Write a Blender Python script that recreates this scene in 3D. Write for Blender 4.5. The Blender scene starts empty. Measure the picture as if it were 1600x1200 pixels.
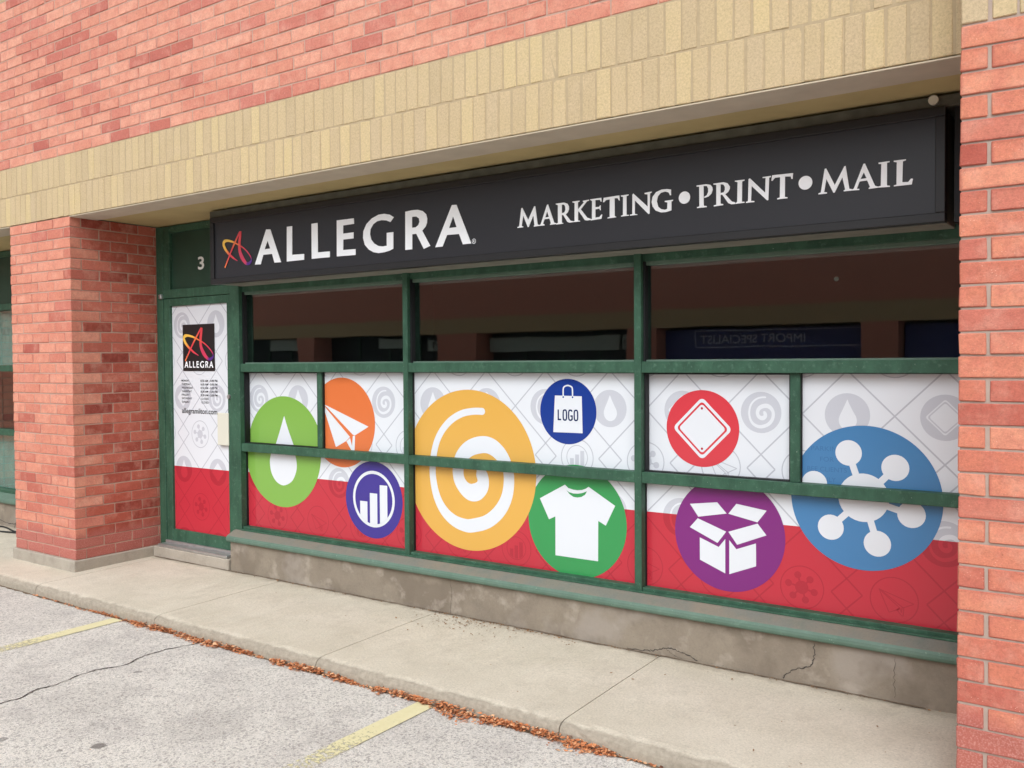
import bpy, bmesh, math, random
from mathutils import Vector, Matrix
from mathutils.geometry import tessellate_polygon
random.seed(7)
SC = bpy.context.scene
COL = SC.collection

# ------------------------------------------------------------------ camera
YAW, PITCH, ROLL = 0.6054, -0.0252, -0.0065
f0 = Vector((-math.sin(YAW), math.cos(YAW), 0)); r0 = Vector((math.cos(YAW), math.sin(YAW), 0)); u0 = Vector((0, 0, 1))
f1 = f0 * math.cos(PITCH) + u0 * math.sin(PITCH); u1 = u0 * math.cos(PITCH) - f0 * math.sin(PITCH)
r2 = r0 * math.cos(ROLL) + u1 * math.sin(ROLL); u2 = u1 * math.cos(ROLL) - r0 * math.sin(ROLL)
cam = bpy.data.cameras.new('camera'); cam.sensor_width = 36; cam.lens = 1398.5 / 1600 * 36
cam.clip_start = 0.05; cam.clip_end = 600
camo = bpy.data.objects.new('camera', cam); COL.objects.link(camo)
m = Matrix((r2, u2, -f1)).transposed().to_4x4(); m.translation = Vector((1.4796, -3.8926, 1.6642)); camo.matrix_world = m
SC.camera = camo

# ------------------------------------------------------------------ light: bright overcast, soft sun from the front left
SUN_EL, SUN_AZ = math.radians(46), math.radians(164)      # azimuth clockwise from +y
w = bpy.data.worlds.new('World'); SC.world = w; w.use_nodes = True
nt = w.node_tree; nt.nodes.clear()
sky = nt.nodes.new('ShaderNodeTexSky'); sky.sky_type = 'NISHITA'; sky.sun_disc = False
sky.sun_elevation = SUN_EL; sky.sun_rotation = SUN_AZ; sky.dust_density = 6.0; sky.air_density = 1.0; sky.ozone_density = 1.0
hs = nt.nodes.new('ShaderNodeHueSaturation'); hs.inputs['Saturation'].default_value = 0.0
bg = nt.nodes.new('ShaderNodeBackground'); bg.inputs['Strength'].default_value = 0.15
wo = nt.nodes.new('ShaderNodeOutputWorld')
nt.links.new(sky.outputs[0], hs.inputs['Color']); cl = nt.nodes.new('ShaderNodeMix'); cl.data_type = 'RGBA'; cl.blend_type = 'MULTIPLY'; cl.inputs[0].default_value = 1.0; cl.inputs[7].default_value = (0.955, 1.0, 1.05, 1)   # cloud-grey light
nt.links.new(hs.outputs[0], cl.inputs[6]); nt.links.new(cl.outputs[2], bg.inputs['Color']); nt.links.new(bg.outputs[0], wo.inputs['Surface'])
sl = bpy.data.lights.new('sun', 'SUN'); sl.energy = 0.65; sl.angle = math.radians(60); sl.color = (0.98, 1.0, 1.0)
so = bpy.data.objects.new('sun', sl); COL.objects.link(so)
sd = Vector((math.sin(SUN_AZ) * math.cos(SUN_EL), math.cos(SUN_AZ) * math.cos(SUN_EL), math.sin(SUN_EL)))
so.rotation_euler = sd.to_track_quat('Z', 'Y').to_euler(); so.location = sd * 30
SC.view_settings.view_transform = 'Standard'; SC.view_settings.look = 'None'
SC.view_settings.gamma = 1.0; SC.view_settings.use_curve_mapping = False
SC.view_settings.exposure = 0.16
SIGN_LETTERS=[('A',[[(-3.869,2.394),(-3.739,2.642),(-3.694,2.639),(-3.582,2.392),(-3.653,2.394),(-3.678,2.459),(-3.775,2.459),(-3.805,2.392)],[(-3.725,2.559),(-3.76,2.499),(-3.697,2.5)]]),('A',[[(-2.141,2.388),(-2.005,2.639),(-1.969,2.637),(-1.856,2.389),(-1.921,2.389),(-1.95,2.455),(-2.045,2.457),(-2.082,2.388)],[(-1.996,2.57),(-2.029,2.499),(-1.969,2.499)]]),('A',[[(-1.36,2.451),(-1.36,2.456),(-1.349,2.459),(-1.306,2.565),(-1.298,2.57),(-1.257,2.461),(-1.244,2.456),(-1.244,2.451),(-1.285,2.45),(-1.285,2.456),(-1.279,2.458),(-1.289,2.487),(-1.323,2.486),(-1.333,2.461),(-1.323,2.457),(-1.323,2.45)],[(-1.317,2.496),(-1.304,2.531),(-1.293,2.497)]]),('A',[[(0.392,2.457),(0.392,2.462),(0.4,2.465),(0.443,2.575),(0.45,2.576),(0.495,2.467),(0.508,2.462),(0.508,2.457),(0.467,2.456),(0.467,2.461),(0.473,2.464),(0.46,2.496),(0.426,2.495),(0.414,2.463),(0.425,2.461),(0.425,2.456)],[(0.43,2.506),(0.445,2.535),(0.457,2.507)]]),('L',[[(-3.516,2.641),(-3.46,2.641),(-3.464,2.437),(-3.34,2.434),(-3.341,2.393),(-3.521,2.393)]]),('L',[[(-3.262,2.639),(-3.2,2.64),(-3.201,2.435),(-3.083,2.433),(-3.084,2.393),(-3.263,2.394)]]),('L',[[(0.576,2.567),(0.576,2.572),(0.628,2.572),(0.628,2.567),(0.615,2.564),(0.613,2.47),(0.638,2.468),(0.65,2.482),(0.658,2.48),(0.653,2.455),(0.577,2.455),(0.577,2.459),(0.588,2.462),(0.589,2.563)]]),('E',[[(-3.012,2.639),(-2.851,2.638),(-2.849,2.601),(-2.952,2.599),(-2.953,2.544),(-2.854,2.544),(-2.855,2.503),(-2.953,2.503),(-2.954,2.432),(-2.836,2.43),(-2.837,2.39),(-3.015,2.393)]]),('E',[[(-1.019,2.564),(-1.019,2.568),(-0.948,2.569),(-0.946,2.549),(-0.952,2.548),(-0.957,2.559),(-0.986,2.56),(-0.986,2.521),(-0.961,2.521),(-0.956,2.528),(-0.952,2.528),(-0.952,2.5),(-0.956,2.501),(-0.961,2.51),(-0.986,2.509),(-0.986,2.463),(-0.96,2.464),(-0.948,2.477),(-0.943,2.476),(-0.948,2.453),(-1.015,2.45),(-1.015,2.455),(-1.008,2.458),(-1.007,2.558)]]),('G',[[(-2.489,2.611),(-2.526,2.631),(-2.573,2.641),(-2.624,2.64),(-2.685,2.621),(-2.734,2.588),(-2.763,2.542),(-2.766,2.498),(-2.751,2.452),(-2.714,2.417),(-2.671,2.396),(-2.628,2.387),(-2.576,2.389),(-2.534,2.395),(-2.496,2.406),(-2.494,2.514),(-2.552,2.514),(-2.553,2.43),(-2.589,2.428),(-2.627,2.434),(-2.666,2.454),(-2.692,2.482),(-2.702,2.518),(-2.697,2.552),(-2.673,2.582),(-2.638,2.598),(-2.599,2.602),(-2.556,2.596),(-2.519,2.582)]]),('G',[[(-0.529,2.567),(-0.529,2.537),(-0.535,2.537),(-0.543,2.553),(-0.564,2.56),(-0.588,2.556),(-0.605,2.54),(-0.611,2.513),(-0.603,2.484),(-0.585,2.469),(-0.564,2.464),(-0.551,2.468),(-0.55,2.501),(-0.565,2.505),(-0.565,2.511),(-0.518,2.512),(-0.518,2.507),(-0.527,2.504),(-0.527,2.457),(-0.558,2.451),(-0.588,2.452),(-0.618,2.465),(-0.636,2.488),(-0.642,2.513),(-0.636,2.54),(-0.615,2.563),(-0.582,2.573),(-0.552,2.572)]]),('R',[[(-2.389,2.636),(-2.332,2.64),(-2.283,2.638),(-2.243,2.626),(-2.215,2.604),(-2.205,2.575),(-2.208,2.548),(-2.22,2.525),(-2.248,2.502),(-2.182,2.4),(-2.236,2.385),(-2.297,2.486),(-2.332,2.486),(-2.333,2.39),(-2.392,2.39)],[(-2.332,2.598),(-2.296,2.596),(-2.274,2.582),(-2.27,2.56),(-2.28,2.54),(-2.302,2.528),(-2.333,2.528)]]),('R',[[(-1.245,2.563),(-1.245,2.568),(-1.189,2.568),(-1.168,2.56),(-1.158,2.545),(-1.157,2.527),(-1.165,2.51),(-1.179,2.5),(-1.147,2.461),(-1.13,2.457),(-1.13,2.451),(-1.156,2.451),(-1.169,2.457),(-1.196,2.498),(-1.205,2.499),(-1.205,2.456),(-1.195,2.453),(-1.195,2.449),(-1.243,2.448),(-1.243,2.454),(-1.231,2.456),(-1.231,2.557)],[(-1.205,2.558),(-1.19,2.556),(-1.182,2.544),(-1.181,2.526),(-1.189,2.512),(-1.205,2.509)]]),('R',[[(-0.293,2.565),(-0.293,2.57),(-0.238,2.571),(-0.218,2.563),(-0.206,2.546),(-0.206,2.533),(-0.214,2.519),(-0.23,2.509),(-0.196,2.469),(-0.177,2.462),(-0.177,2.454),(-0.198,2.454),(-0.214,2.462),(-0.246,2.508),(-0.255,2.508),(-0.255,2.464),(-0.241,2.46),(-0.241,2.455),(-0.291,2.453),(-0.291,2.458),(-0.278,2.461),(-0.278,2.562)],[(-0.255,2.562),(-0.24,2.559),(-0.232,2.546),(-0.232,2.532),(-0.238,2.52),(-0.255,2.517)]]),('M',[[(-1.512,2.453),(-1.512,2.458),(-1.5,2.461),(-1.484,2.565),(-1.477,2.568),(-1.436,2.493),(-1.393,2.569),(-1.386,2.567),(-1.37,2.461),(-1.361,2.457),(-1.361,2.451),(-1.397,2.45),(-1.397,2.455),(-1.392,2.458),(-1.399,2.516),(-1.433,2.452),(-1.439,2.451),(-1.471,2.522),(-1.482,2.462),(-1.471,2.458),(-1.472,2.453)]]),('M',[[(0.237,2.456),(0.237,2.461),(0.248,2.464),(0.266,2.574),(0.273,2.576),(0.313,2.492),(0.357,2.575),(0.363,2.576),(0.38,2.467),(0.391,2.464),(0.391,2.457),(0.355,2.457),(0.354,2.462),(0.361,2.465),(0.348,2.524),(0.313,2.457),(0.307,2.456),(0.274,2.525),(0.264,2.464),(0.277,2.462),(0.277,2.456)]]),('K',[[(-1.134,2.563),(-1.134,2.568),(-1.088,2.568),(-1.088,2.563),(-1.098,2.561),(-1.098,2.52),(-1.059,2.556),(-1.066,2.56),(-1.066,2.565),(-1.027,2.567),(-1.027,2.562),(-1.04,2.559),(-1.08,2.519),(-1.038,2.468),(-1.016,2.459),(-1.016,2.453),(-1.04,2.452),(-1.053,2.455),(-1.093,2.509),(-1.098,2.505),(-1.098,2.458),(-1.085,2.455),(-1.085,2.451),(-1.129,2.451),(-1.129,2.456),(-1.121,2.458),(-1.12,2.558)]]),('T',[[(-0.938,2.544),(-0.933,2.567),(-0.836,2.57),(-0.834,2.542),(-0.839,2.543),(-0.846,2.556),(-0.865,2.557),(-0.865,2.46),(-0.856,2.456),(-0.856,2.452),(-0.909,2.451),(-0.909,2.456),(-0.896,2.458),(-0.895,2.554),(-0.917,2.554),(-0.932,2.542)]]),('T',[[(0.008,2.549),(0.012,2.575),(0.115,2.573),(0.113,2.545),(0.107,2.546),(0.104,2.558),(0.076,2.561),(0.075,2.462),(0.088,2.459),(0.088,2.454),(0.037,2.454),(0.037,2.459),(0.05,2.462),(0.052,2.561),(0.026,2.561),(0.013,2.547)]]),('I',[[(-0.826,2.563),(-0.826,2.568),(-0.78,2.569),(-0.78,2.564),(-0.792,2.561),(-0.792,2.46),(-0.778,2.458),(-0.778,2.454),(-0.825,2.453),(-0.825,2.458),(-0.814,2.46),(-0.813,2.559)]]),('I',[[(-0.179,2.567),(-0.179,2.571),(-0.129,2.571),(-0.129,2.566),(-0.141,2.563),(-0.142,2.462),(-0.129,2.46),(-0.129,2.455),(-0.175,2.454),(-0.175,2.458),(-0.167,2.463),(-0.165,2.562)]]),('I',[[(0.51,2.566),(0.51,2.572),(0.558,2.573),(0.558,2.568),(0.547,2.566),(0.547,2.463),(0.56,2.46),(0.56,2.455),(0.509,2.457),(0.509,2.462),(0.52,2.464),(0.522,2.564)]]),('N',[[(-0.771,2.453),(-0.771,2.458),(-0.757,2.46),(-0.756,2.564),(-0.751,2.571),(-0.665,2.491),(-0.665,2.556),(-0.683,2.56),(-0.683,2.566),(-0.641,2.569),(-0.641,2.564),(-0.651,2.56),(-0.654,2.453),(-0.66,2.45),(-0.741,2.532),(-0.742,2.46),(-0.727,2.456),(-0.727,2.453)]]),('N',[[(-0.121,2.453),(-0.121,2.458),(-0.111,2.461),(-0.108,2.57),(-0.101,2.574),(-0.023,2.493),(-0.021,2.566),(-0.036,2.567),(-0.036,2.572),(0.006,2.573),(0.006,2.568),(-0.003,2.565),(-0.007,2.456),(-0.013,2.454),(-0.092,2.534),(-0.095,2.461),(-0.078,2.458),(-0.078,2.453)]]),('P',[[(-0.385,2.565),(-0.385,2.571),(-0.333,2.572),(-0.31,2.566),(-0.299,2.553),(-0.297,2.539),(-0.304,2.52),(-0.32,2.507),(-0.342,2.502),(-0.344,2.508),(-0.329,2.515),(-0.322,2.531),(-0.322,2.548),(-0.329,2.562),(-0.347,2.564),(-0.346,2.463),(-0.33,2.459),(-0.33,2.454),(-0.383,2.454),(-0.383,2.459),(-0.37,2.462),(-0.371,2.564)]])]
DOTS=[(-0.453, 2.516, 0.032), (0.175, 2.519, 0.033)]
REG=(-1.835, 2.401, 0.016)
LEG=[(0.125, 0.485, 0.062), (0.021, 0.35, 0.065), (-0.106, 0.188, 0.065), (-0.237, 0.004, 0.062), (-0.394, -0.235, 0.054), (-0.567, -0.5, 0.05)]
LOOP=[(0.148, 0.5, 0.077), (0.121, 0.342, 0.104), (0.094, 0.185, 0.108), (0.09, 0.027, 0.112), (0.125, -0.123, 0.123), (0.217, -0.277, 0.131), (0.329, -0.396, 0.104), (0.429, -0.45, 0.081), (0.54, -0.427, 0.081), (0.61, -0.346, 0.042), (0.548, -0.227, 0.035), (0.429, -0.108, 0.042), (0.298, -0.008, 0.038), (0.167, 0.065, 0.042), (0.017, 0.131, 0.038), (-0.117, 0.192, 0.054), (-0.287, 0.246, 0.062), (-0.46, 0.277, 0.077), (-0.579, 0.254, 0.108), (-0.61, 0.169, 0.1), (-0.544, 0.05, 0.092), (-0.429, -0.069, 0.081), (-0.317, -0.154, 0.073), (-0.183, -0.242, 0.058), (0.006, -0.338, 0.019)]
DISCS={'green': (-3.991, 0.968, 0.435), 'orange': (-3.329, 1.22, 0.333), 'yellow': (-2.149, 0.941, 0.537), 'navy': (-3.018, 0.67, 0.279), 'blue': (-1.377, 1.353, 0.202), 'green2': (-1.323, 0.677, 0.35), 'red': (-0.508, 1.279, 0.217), 'purple': (-0.346, 0.7, 0.317), 'sky': (0.37, 0.96, 0.368)}
ICONS={'drop': [[(0.009,0.646), (-0.074,0.455), (-0.179,0.221), (-0.264,0.039), (-0.315,-0.099), (-0.331,-0.223), (-0.292,-0.398), (-0.166,-0.547), (0.025,-0.607), (0.232,-0.531), (0.343,-0.389), (0.384,-0.234), (0.349,-0.051), (0.255,0.12), (0.103,0.421)]], 'plane': [[(-0.619,0.414), (0.808,-0.066), (0.39,-0.273), (0.33,-0.258), (-0.453,0.315)], [(-0.619,0.414), (-0.468,0.279), (0.24,-0.312), (0.123,-0.408), (-0.198,-0.559)], [(0.33,-0.282), (0.399,-0.279), (0.375,-0.643), (0.303,-0.634), (0.132,-0.417), (0.243,-0.333), (0.3,-0.508)]], 'bag': [[(-0.46,0.485), (0.495,0.475), (0.52,-0.644), (-0.525,-0.649)]], 'shirt': [[(-0.22,0.634), (-0.151,0.58), (-0.049,0.557), (0.034,0.554), (0.126,0.566), (0.197,0.591), (0.26,0.631), (0.78,0.343), (0.597,-0.014), (0.449,0.054), (0.443,-0.649), (-0.426,-0.646), (-0.423,0.051), (-0.557,-0.014), (-0.751,0.349)]], 'collar': [[(-0.189,0.537), (-0.131,0.506), (-0.049,0.491), (0.046,0.494), (0.137,0.514), (0.229,0.551), (0.189,0.486), (0.117,0.443), (0.034,0.426), (-0.049,0.431), (-0.12,0.469)]], 'box': [[(-0.713,0.476), (-0.202,0.546), (-0.028,0.363), (-0.555,0.259)], [(0.003,0.363), (0.148,0.549), (0.681,0.476), (0.521,0.262)], [(-0.565,0.23), (-0.038,0.044), (-0.196,-0.17), (-0.716,0.057)], [(0.003,0.047), (0.524,0.24), (0.678,0.054), (0.161,-0.164)], [(-0.527,-0.107), (-0.174,-0.24), (-0.054,-0.088), (-0.054,-0.691), (-0.524,-0.505)], [(0.019,-0.098), (0.148,-0.243), (0.495,-0.104), (0.498,-0.498), (0.019,-0.694)]]}
SPIRAL=[(0.214, 0.737, 0.086), (0.071, 0.734, 0.086), (-0.11, 0.698, 0.088), (-0.294, 0.601, 0.091), (-0.449, 0.441, 0.091), (-0.538, 0.257, 0.095), (-0.579, 0.034, 0.101), (-0.574, -0.151, 0.102), (-0.516, -0.369, 0.114), (-0.4, -0.542, 0.132), (-0.238, -0.652, 0.149), (-0.056, -0.695, 0.164), (0.078, -0.68, 0.169), (0.279, -0.615, 0.168), (0.453, -0.482, 0.168), (0.562, -0.317, 0.16), (0.605, -0.138, 0.155), (0.596, 0.035, 0.153), (0.523, 0.179, 0.175), (0.417, 0.277, 0.196), (0.298, 0.326, 0.207), (0.155, 0.32, 0.21), (-0.002, 0.263, 0.201), (-0.121, 0.151, 0.184), (-0.168, 0.004, 0.171), (-0.153, -0.121, 0.173), (-0.086, -0.216, 0.181), (0.015, -0.272, 0.212), (0.115, -0.263, 0.222), (0.199, -0.199, 0.194), (0.222, -0.114, 0.173), (0.196, -0.035, 0.169), (0.162, 0.022, 0.119), (0.121, 0.05, 0.028)]
BAG_HANDLE=[(-0.158, 0.465, 0.045), (-0.158, 0.683, 0.045), (-0.119, 0.757, 0.045), (0.0, 0.797, 0.045), (0.124, 0.762, 0.045), (0.168, 0.688, 0.045), (0.173, 0.46, 0.045)]
LOGO_TEXT=[(-0.401,0.02), (0.406,0.01), (-0.401,-0.262), (0.406,-0.267)]

# ------------------------------------------------------------------ dimensions (metres): x along the front, y into the building, z up
ZB = 2.848        # underside of the pale brick band
SH = 0.2456       # one soldier course
CO = 0.08382      # one brick course
ML = 0.2526       # brick length module
XL0, XL1 = -6.444, -5.5
XR, YR = 0.969, -0.3325
D = 0.7686        # front of the window frames
YF = D + 0.07     # vinyl film / glass
Z_LOT = -0.09
Y_CURB = -0.395

# ------------------------------------------------------------------ helpers
def srgb(r, g, b, k=1.0):
    def c(v):
        v /= 255.0
        return (v / 12.92 if v <= 0.04045 else ((v + 0.055) / 1.055) ** 2.4) * k
    return (c(r), c(g), c(b), 1.0)

class NT:
    def __init__(s, name):
        s.m = bpy.data.materials.new(name); s.m.use_nodes = True
        s.t = s.m.node_tree; s.t.nodes.clear()
        s.out = s.n('ShaderNodeOutputMaterial'); s.b = s.n('ShaderNodeBsdfPrincipled')
        s.l(s.b.outputs[0], s.out.inputs['Surface'])
    def n(s, t, **k):
        q = s.t.nodes.new(t)
        for a, v in k.items(): setattr(q, a, v)
        return q
    def l(s, a, b): s.t.links.new(a, b)
    def put(s, i, v):
        if hasattr(v, 'is_linked') or hasattr(v, 'links'): s.l(v, i)
        else: i.default_value = v
    def noise(s, vec, scale, detail=4, rough=0.55):
        q = s.n('ShaderNodeTexNoise'); q.inputs['Scale'].default_value = scale; q.inputs['Detail'].default_value = detail
        q.inputs['Roughness'].default_value = rough
        if vec is not None: s.l(vec, q.inputs['Vector'])
        return q.outputs['Fac']
    def voro(s, vec, scale, feature='F1'):
        q = s.n('ShaderNodeTexVoronoi'); q.feature = feature; q.inputs['Scale'].default_value = scale
        s.l(vec, q.inputs['Vector']); return q
    def ramp(s, fac, stops, interp='LINEAR'):
        q = s.n('ShaderNodeValToRGB'); q.color_ramp.interpolation = interp; e = q.color_ramp.elements
        while len(e) < len(stops): e.new(0.5)
        for el, (p, c) in zip(e, stops):
            el.position = p; el.color = c if not isinstance(c, (int, float)) else (c, c, c, 1)
        s.l(fac, q.inputs['Fac']); return q.outputs['Color']
    def mix(s, fac, a, b, mode='MIX'):
        q = s.n('ShaderNodeMix', data_type='RGBA', blend_type=mode)
        s.put(q.inputs[0], fac); s.put(q.inputs[6], a); s.put(q.inputs[7], b); return q.outputs[2]
    def math(s, op, a, b=0.0, clamp=False):
        q = s.n('ShaderNodeMath', operation=op); q.use_clamp = clamp
        s.put(q.inputs[0], a); s.put(q.inputs[1], b); return q.outputs[0]
    def vmath(s, op, a, b):
        q = s.n('ShaderNodeVectorMath', operation=op); s.put(q.inputs[0], a); s.put(q.inputs[1], b); return q.outputs[0]
    def bump(s, h, strength, dist):
        q = s.n('ShaderNodeBump'); q.inputs['Strength'].default_value = strength; q.inputs['Distance'].default_value = dist
        s.l(h, q.inputs['Height']); s.l(q.outputs[0], s.b.inputs['Normal'])
    def pos(s): return s.n('ShaderNodeNewGeometry').outputs['Position']
    def sep(s, v):
        q = s.n('ShaderNodeSeparateXYZ'); s.l(v, q.inputs[0]); return q.outputs
    def base(s, c): s.put(s.b.inputs['Base Color'], c)
    def rough(s, v): s.put(s.b.inputs['Roughness'], v)

def rnd(n):
    """0..1 per brick, whether it is an object or an island of a joined mesh"""
    oi = n.n('ShaderNodeObjectInfo').outputs['Random']; ri = n.n('ShaderNodeNewGeometry').outputs['Random Per Island']
    return n.math('FRACT', n.math('ADD', n.math('MULTIPLY', oi, 7.31), ri))

def plain(name, col, rough=0.5, spec=0.5, metal=0.0, var=0.0, vs=6.0, bump=0.0, bs=200.0, coat=0.0):
    n = NT(name); n.rough(rough); n.b.inputs['Specular IOR Level'].default_value = spec; n.b.inputs['Metallic'].default_value = metal
    n.b.inputs['Coat Weight'].default_value = coat
    if var:
        f = n.noise(n.pos(), vs, 5)
        n.base(n.mix(n.ramp(f, [(0.3, 0.0), (0.7, 1.0)]), tuple(c * (1 - var) for c in col[:3]) + (1,), tuple(min(1, c * (1 + var)) for c in col[:3]) + (1,)))
    else: n.base(col)
    if bump: n.bump(n.noise(n.pos(), bs, 3), bump, 0.002)
    return n.m

def brick_mat(name, stops, grime=False, dark=0.0):
    n = NT(name); p = n.pos(); r = rnd(n)
    off = n.n('ShaderNodeCombineXYZ'); n.put(off.inputs[0], n.math('MULTIPLY', r, 37.0)); n.put(off.inputs[2], n.math('MULTIPLY', r, 91.0))
    q = n.vmath('ADD', p, off.outputs[0])
    tone = n.ramp(r, stops, 'LINEAR')
    blot = n.noise(q, 14, 5, 0.65)
    tone = n.mix(n.ramp(blot, [(0.42, 0.0), (0.72, 0.55)]), tone, srgb(196, 112, 96))
    lite = n.noise(n.vmath('ADD', q, (5.0, 3.0, 1.0)), 9, 4, 0.6)
    tone = n.mix(n.ramp(lite, [(0.5, 0.0), (0.8, 0.5)]), tone, srgb(230, 178, 156))
    # fired edges: darker red rim on part of the bricks
    uv = n.sep(n.n('ShaderNodeUVMap').outputs[0])
    def edge(u):
        return n.math('MINIMUM', u, n.math('SUBTRACT', 1.0, u))
    ex = n.math('MULTIPLY', edge(uv[0]), 3.0); e = n.math('MINIMUM', ex, edge(uv[1]))
    e = n.math('ADD', e, n.math('MULTIPLY', n.math('SUBTRACT', n.noise(q, 60, 3), 0.5), 0.22))
    em = n.math('MULTIPLY', n.ramp(e, [(0.02, 1.0), (0.16, 0.0)]), n.ramp(n.math('FRACT', n.math('MULTIPLY', r, 5.7)), [(0.35, 0.05), (0.8, 0.5)]))
    tone = n.mix(em, tone, srgb(174, 92, 80))
    fine = n.noise(p, 170, 4, 0.8)
    tone = n.mix(0.55, tone, n.mix(1.0, tone, n.ramp(fine, [(0.3, 0.70), (0.62, 1.04)]), 'MULTIPLY'))
    mid = n.noise(q, 62, 6, 0.85)
    tone = n.mix(0.8, tone, n.mix(1.0, tone, n.ramp(mid, [(0.28, 0.64), (0.46, 0.95), (0.62, 1.10)]), 'MULTIPLY'))
    spk = n.math('MULTIPLY', n.ramp(n.voro(n.vmath('ADD', p, (1.3, 0.4, 2.7)), 88).outputs['Distance'], [(0.07, 1.0), (0.15, 0.0)]), n.ramp(n.noise(n.vmath('ADD', p, (6.0, 0.0, 1.0)), 11, 3), [(0.5, 0.0), (0.66, 0.8)]))
    tone = n.mix(spk, tone, srgb(244, 206, 186))
    pit = n.ramp(n.voro(n.vmath('ADD', p, (0.3, 0.1, 0.7)), 95).outputs['Distance'], [(0.06, 1.0), (0.16, 0.0)])
    pitm = n.math('MULTIPLY', pit, n.ramp(n.noise(p, 40, 2), [(0.52, 0.0), (0.6, 1.0)]))
    tone = n.mix(n.math('MULTIPLY', pitm, 0.6), tone, srgb(110, 60, 48))
    if grime:
        z = n.sep(p)[2]
        zz = n.math('ADD', z, n.math('MULTIPLY', n.math('SUBTRACT', n.noise(p, 7, 5), 0.5), 0.16))
        gm = n.ramp(zz, [(grime - 0.06, 0.85), (grime + 0.02, 0.0)])
        salt = n.mix(n.ramp(n.noise(p, 160, 2), [(0.45, 0.0), (0.75, 0.8)]), srgb(168, 92, 82), srgb(204, 150, 138))
        tone = n.mix(gm, tone, salt)
    n.base(tone); n.rough(0.88); n.b.inputs['Specular IOR Level'].default_value = 0.25
    h = n.math('ADD', n.math('MULTIPLY', n.noise(p, 110, 6, 0.8), 0.9), n.math('MULTIPLY', n.math('SUBTRACT', 1.0, pitm), 0.5))
    n.bump(h, 0.8, 0.004)
    return n.m

def soldier_mat(name):
    n = NT(name); p = n.pos(); r = rnd(n)
    tone = n.ramp(r, [(0.0, srgb(190, 168, 132)), (0.3, srgb(196, 173, 135)), (0.6, srgb(199, 176, 137)), (0.85, srgb(207, 184, 138)), (1.0, srgb(193, 171, 137))])
    tone = n.mix(n.ramp(n.noise(p, 7, 5, 0.65), [(0.35, 0.35), (0.65, 0.0)]), tone, srgb(204, 180, 148))
    spk = n.noise(p, 95, 5, 0.85)
    tone = n.mix(0.8, tone, n.mix(1.0, tone, n.ramp(spk, [(0.3, 0.62), (0.6, 1.06)]), 'MULTIPLY'))
    pit = n.ramp(n.voro(p, 90).outputs['Distance'], [(0.05, 1.0), (0.13, 0.0)])
    pm = n.math('MULTIPLY', pit, n.ramp(n.noise(p, 23, 2), [(0.52, 0.0), (0.62, 0.8)]))
    tone = n.mix(pm, tone, srgb(120, 96, 66))
    n.base(tone); n.rough(0.9); n.b.inputs['Specular IOR Level'].default_value = 0.2
    n.bump(n.math('SUBTRACT', spk, n.math('MULTIPLY', pm, 0.6)), 0.5, 0.003)
    return n.m

def mortar_mat(name, col):
    n = NT(name); p = n.pos()
    n.base(n.mix(n.noise(p, 30, 5), tuple(c * 0.72 for c in col[:3]) + (1,), col)); n.rough(0.95); n.b.inputs['Specular IOR Level'].default_value = 0.1
    n.bump(n.noise(p, 500, 3), 0.5, 0.002); return n.m

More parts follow.
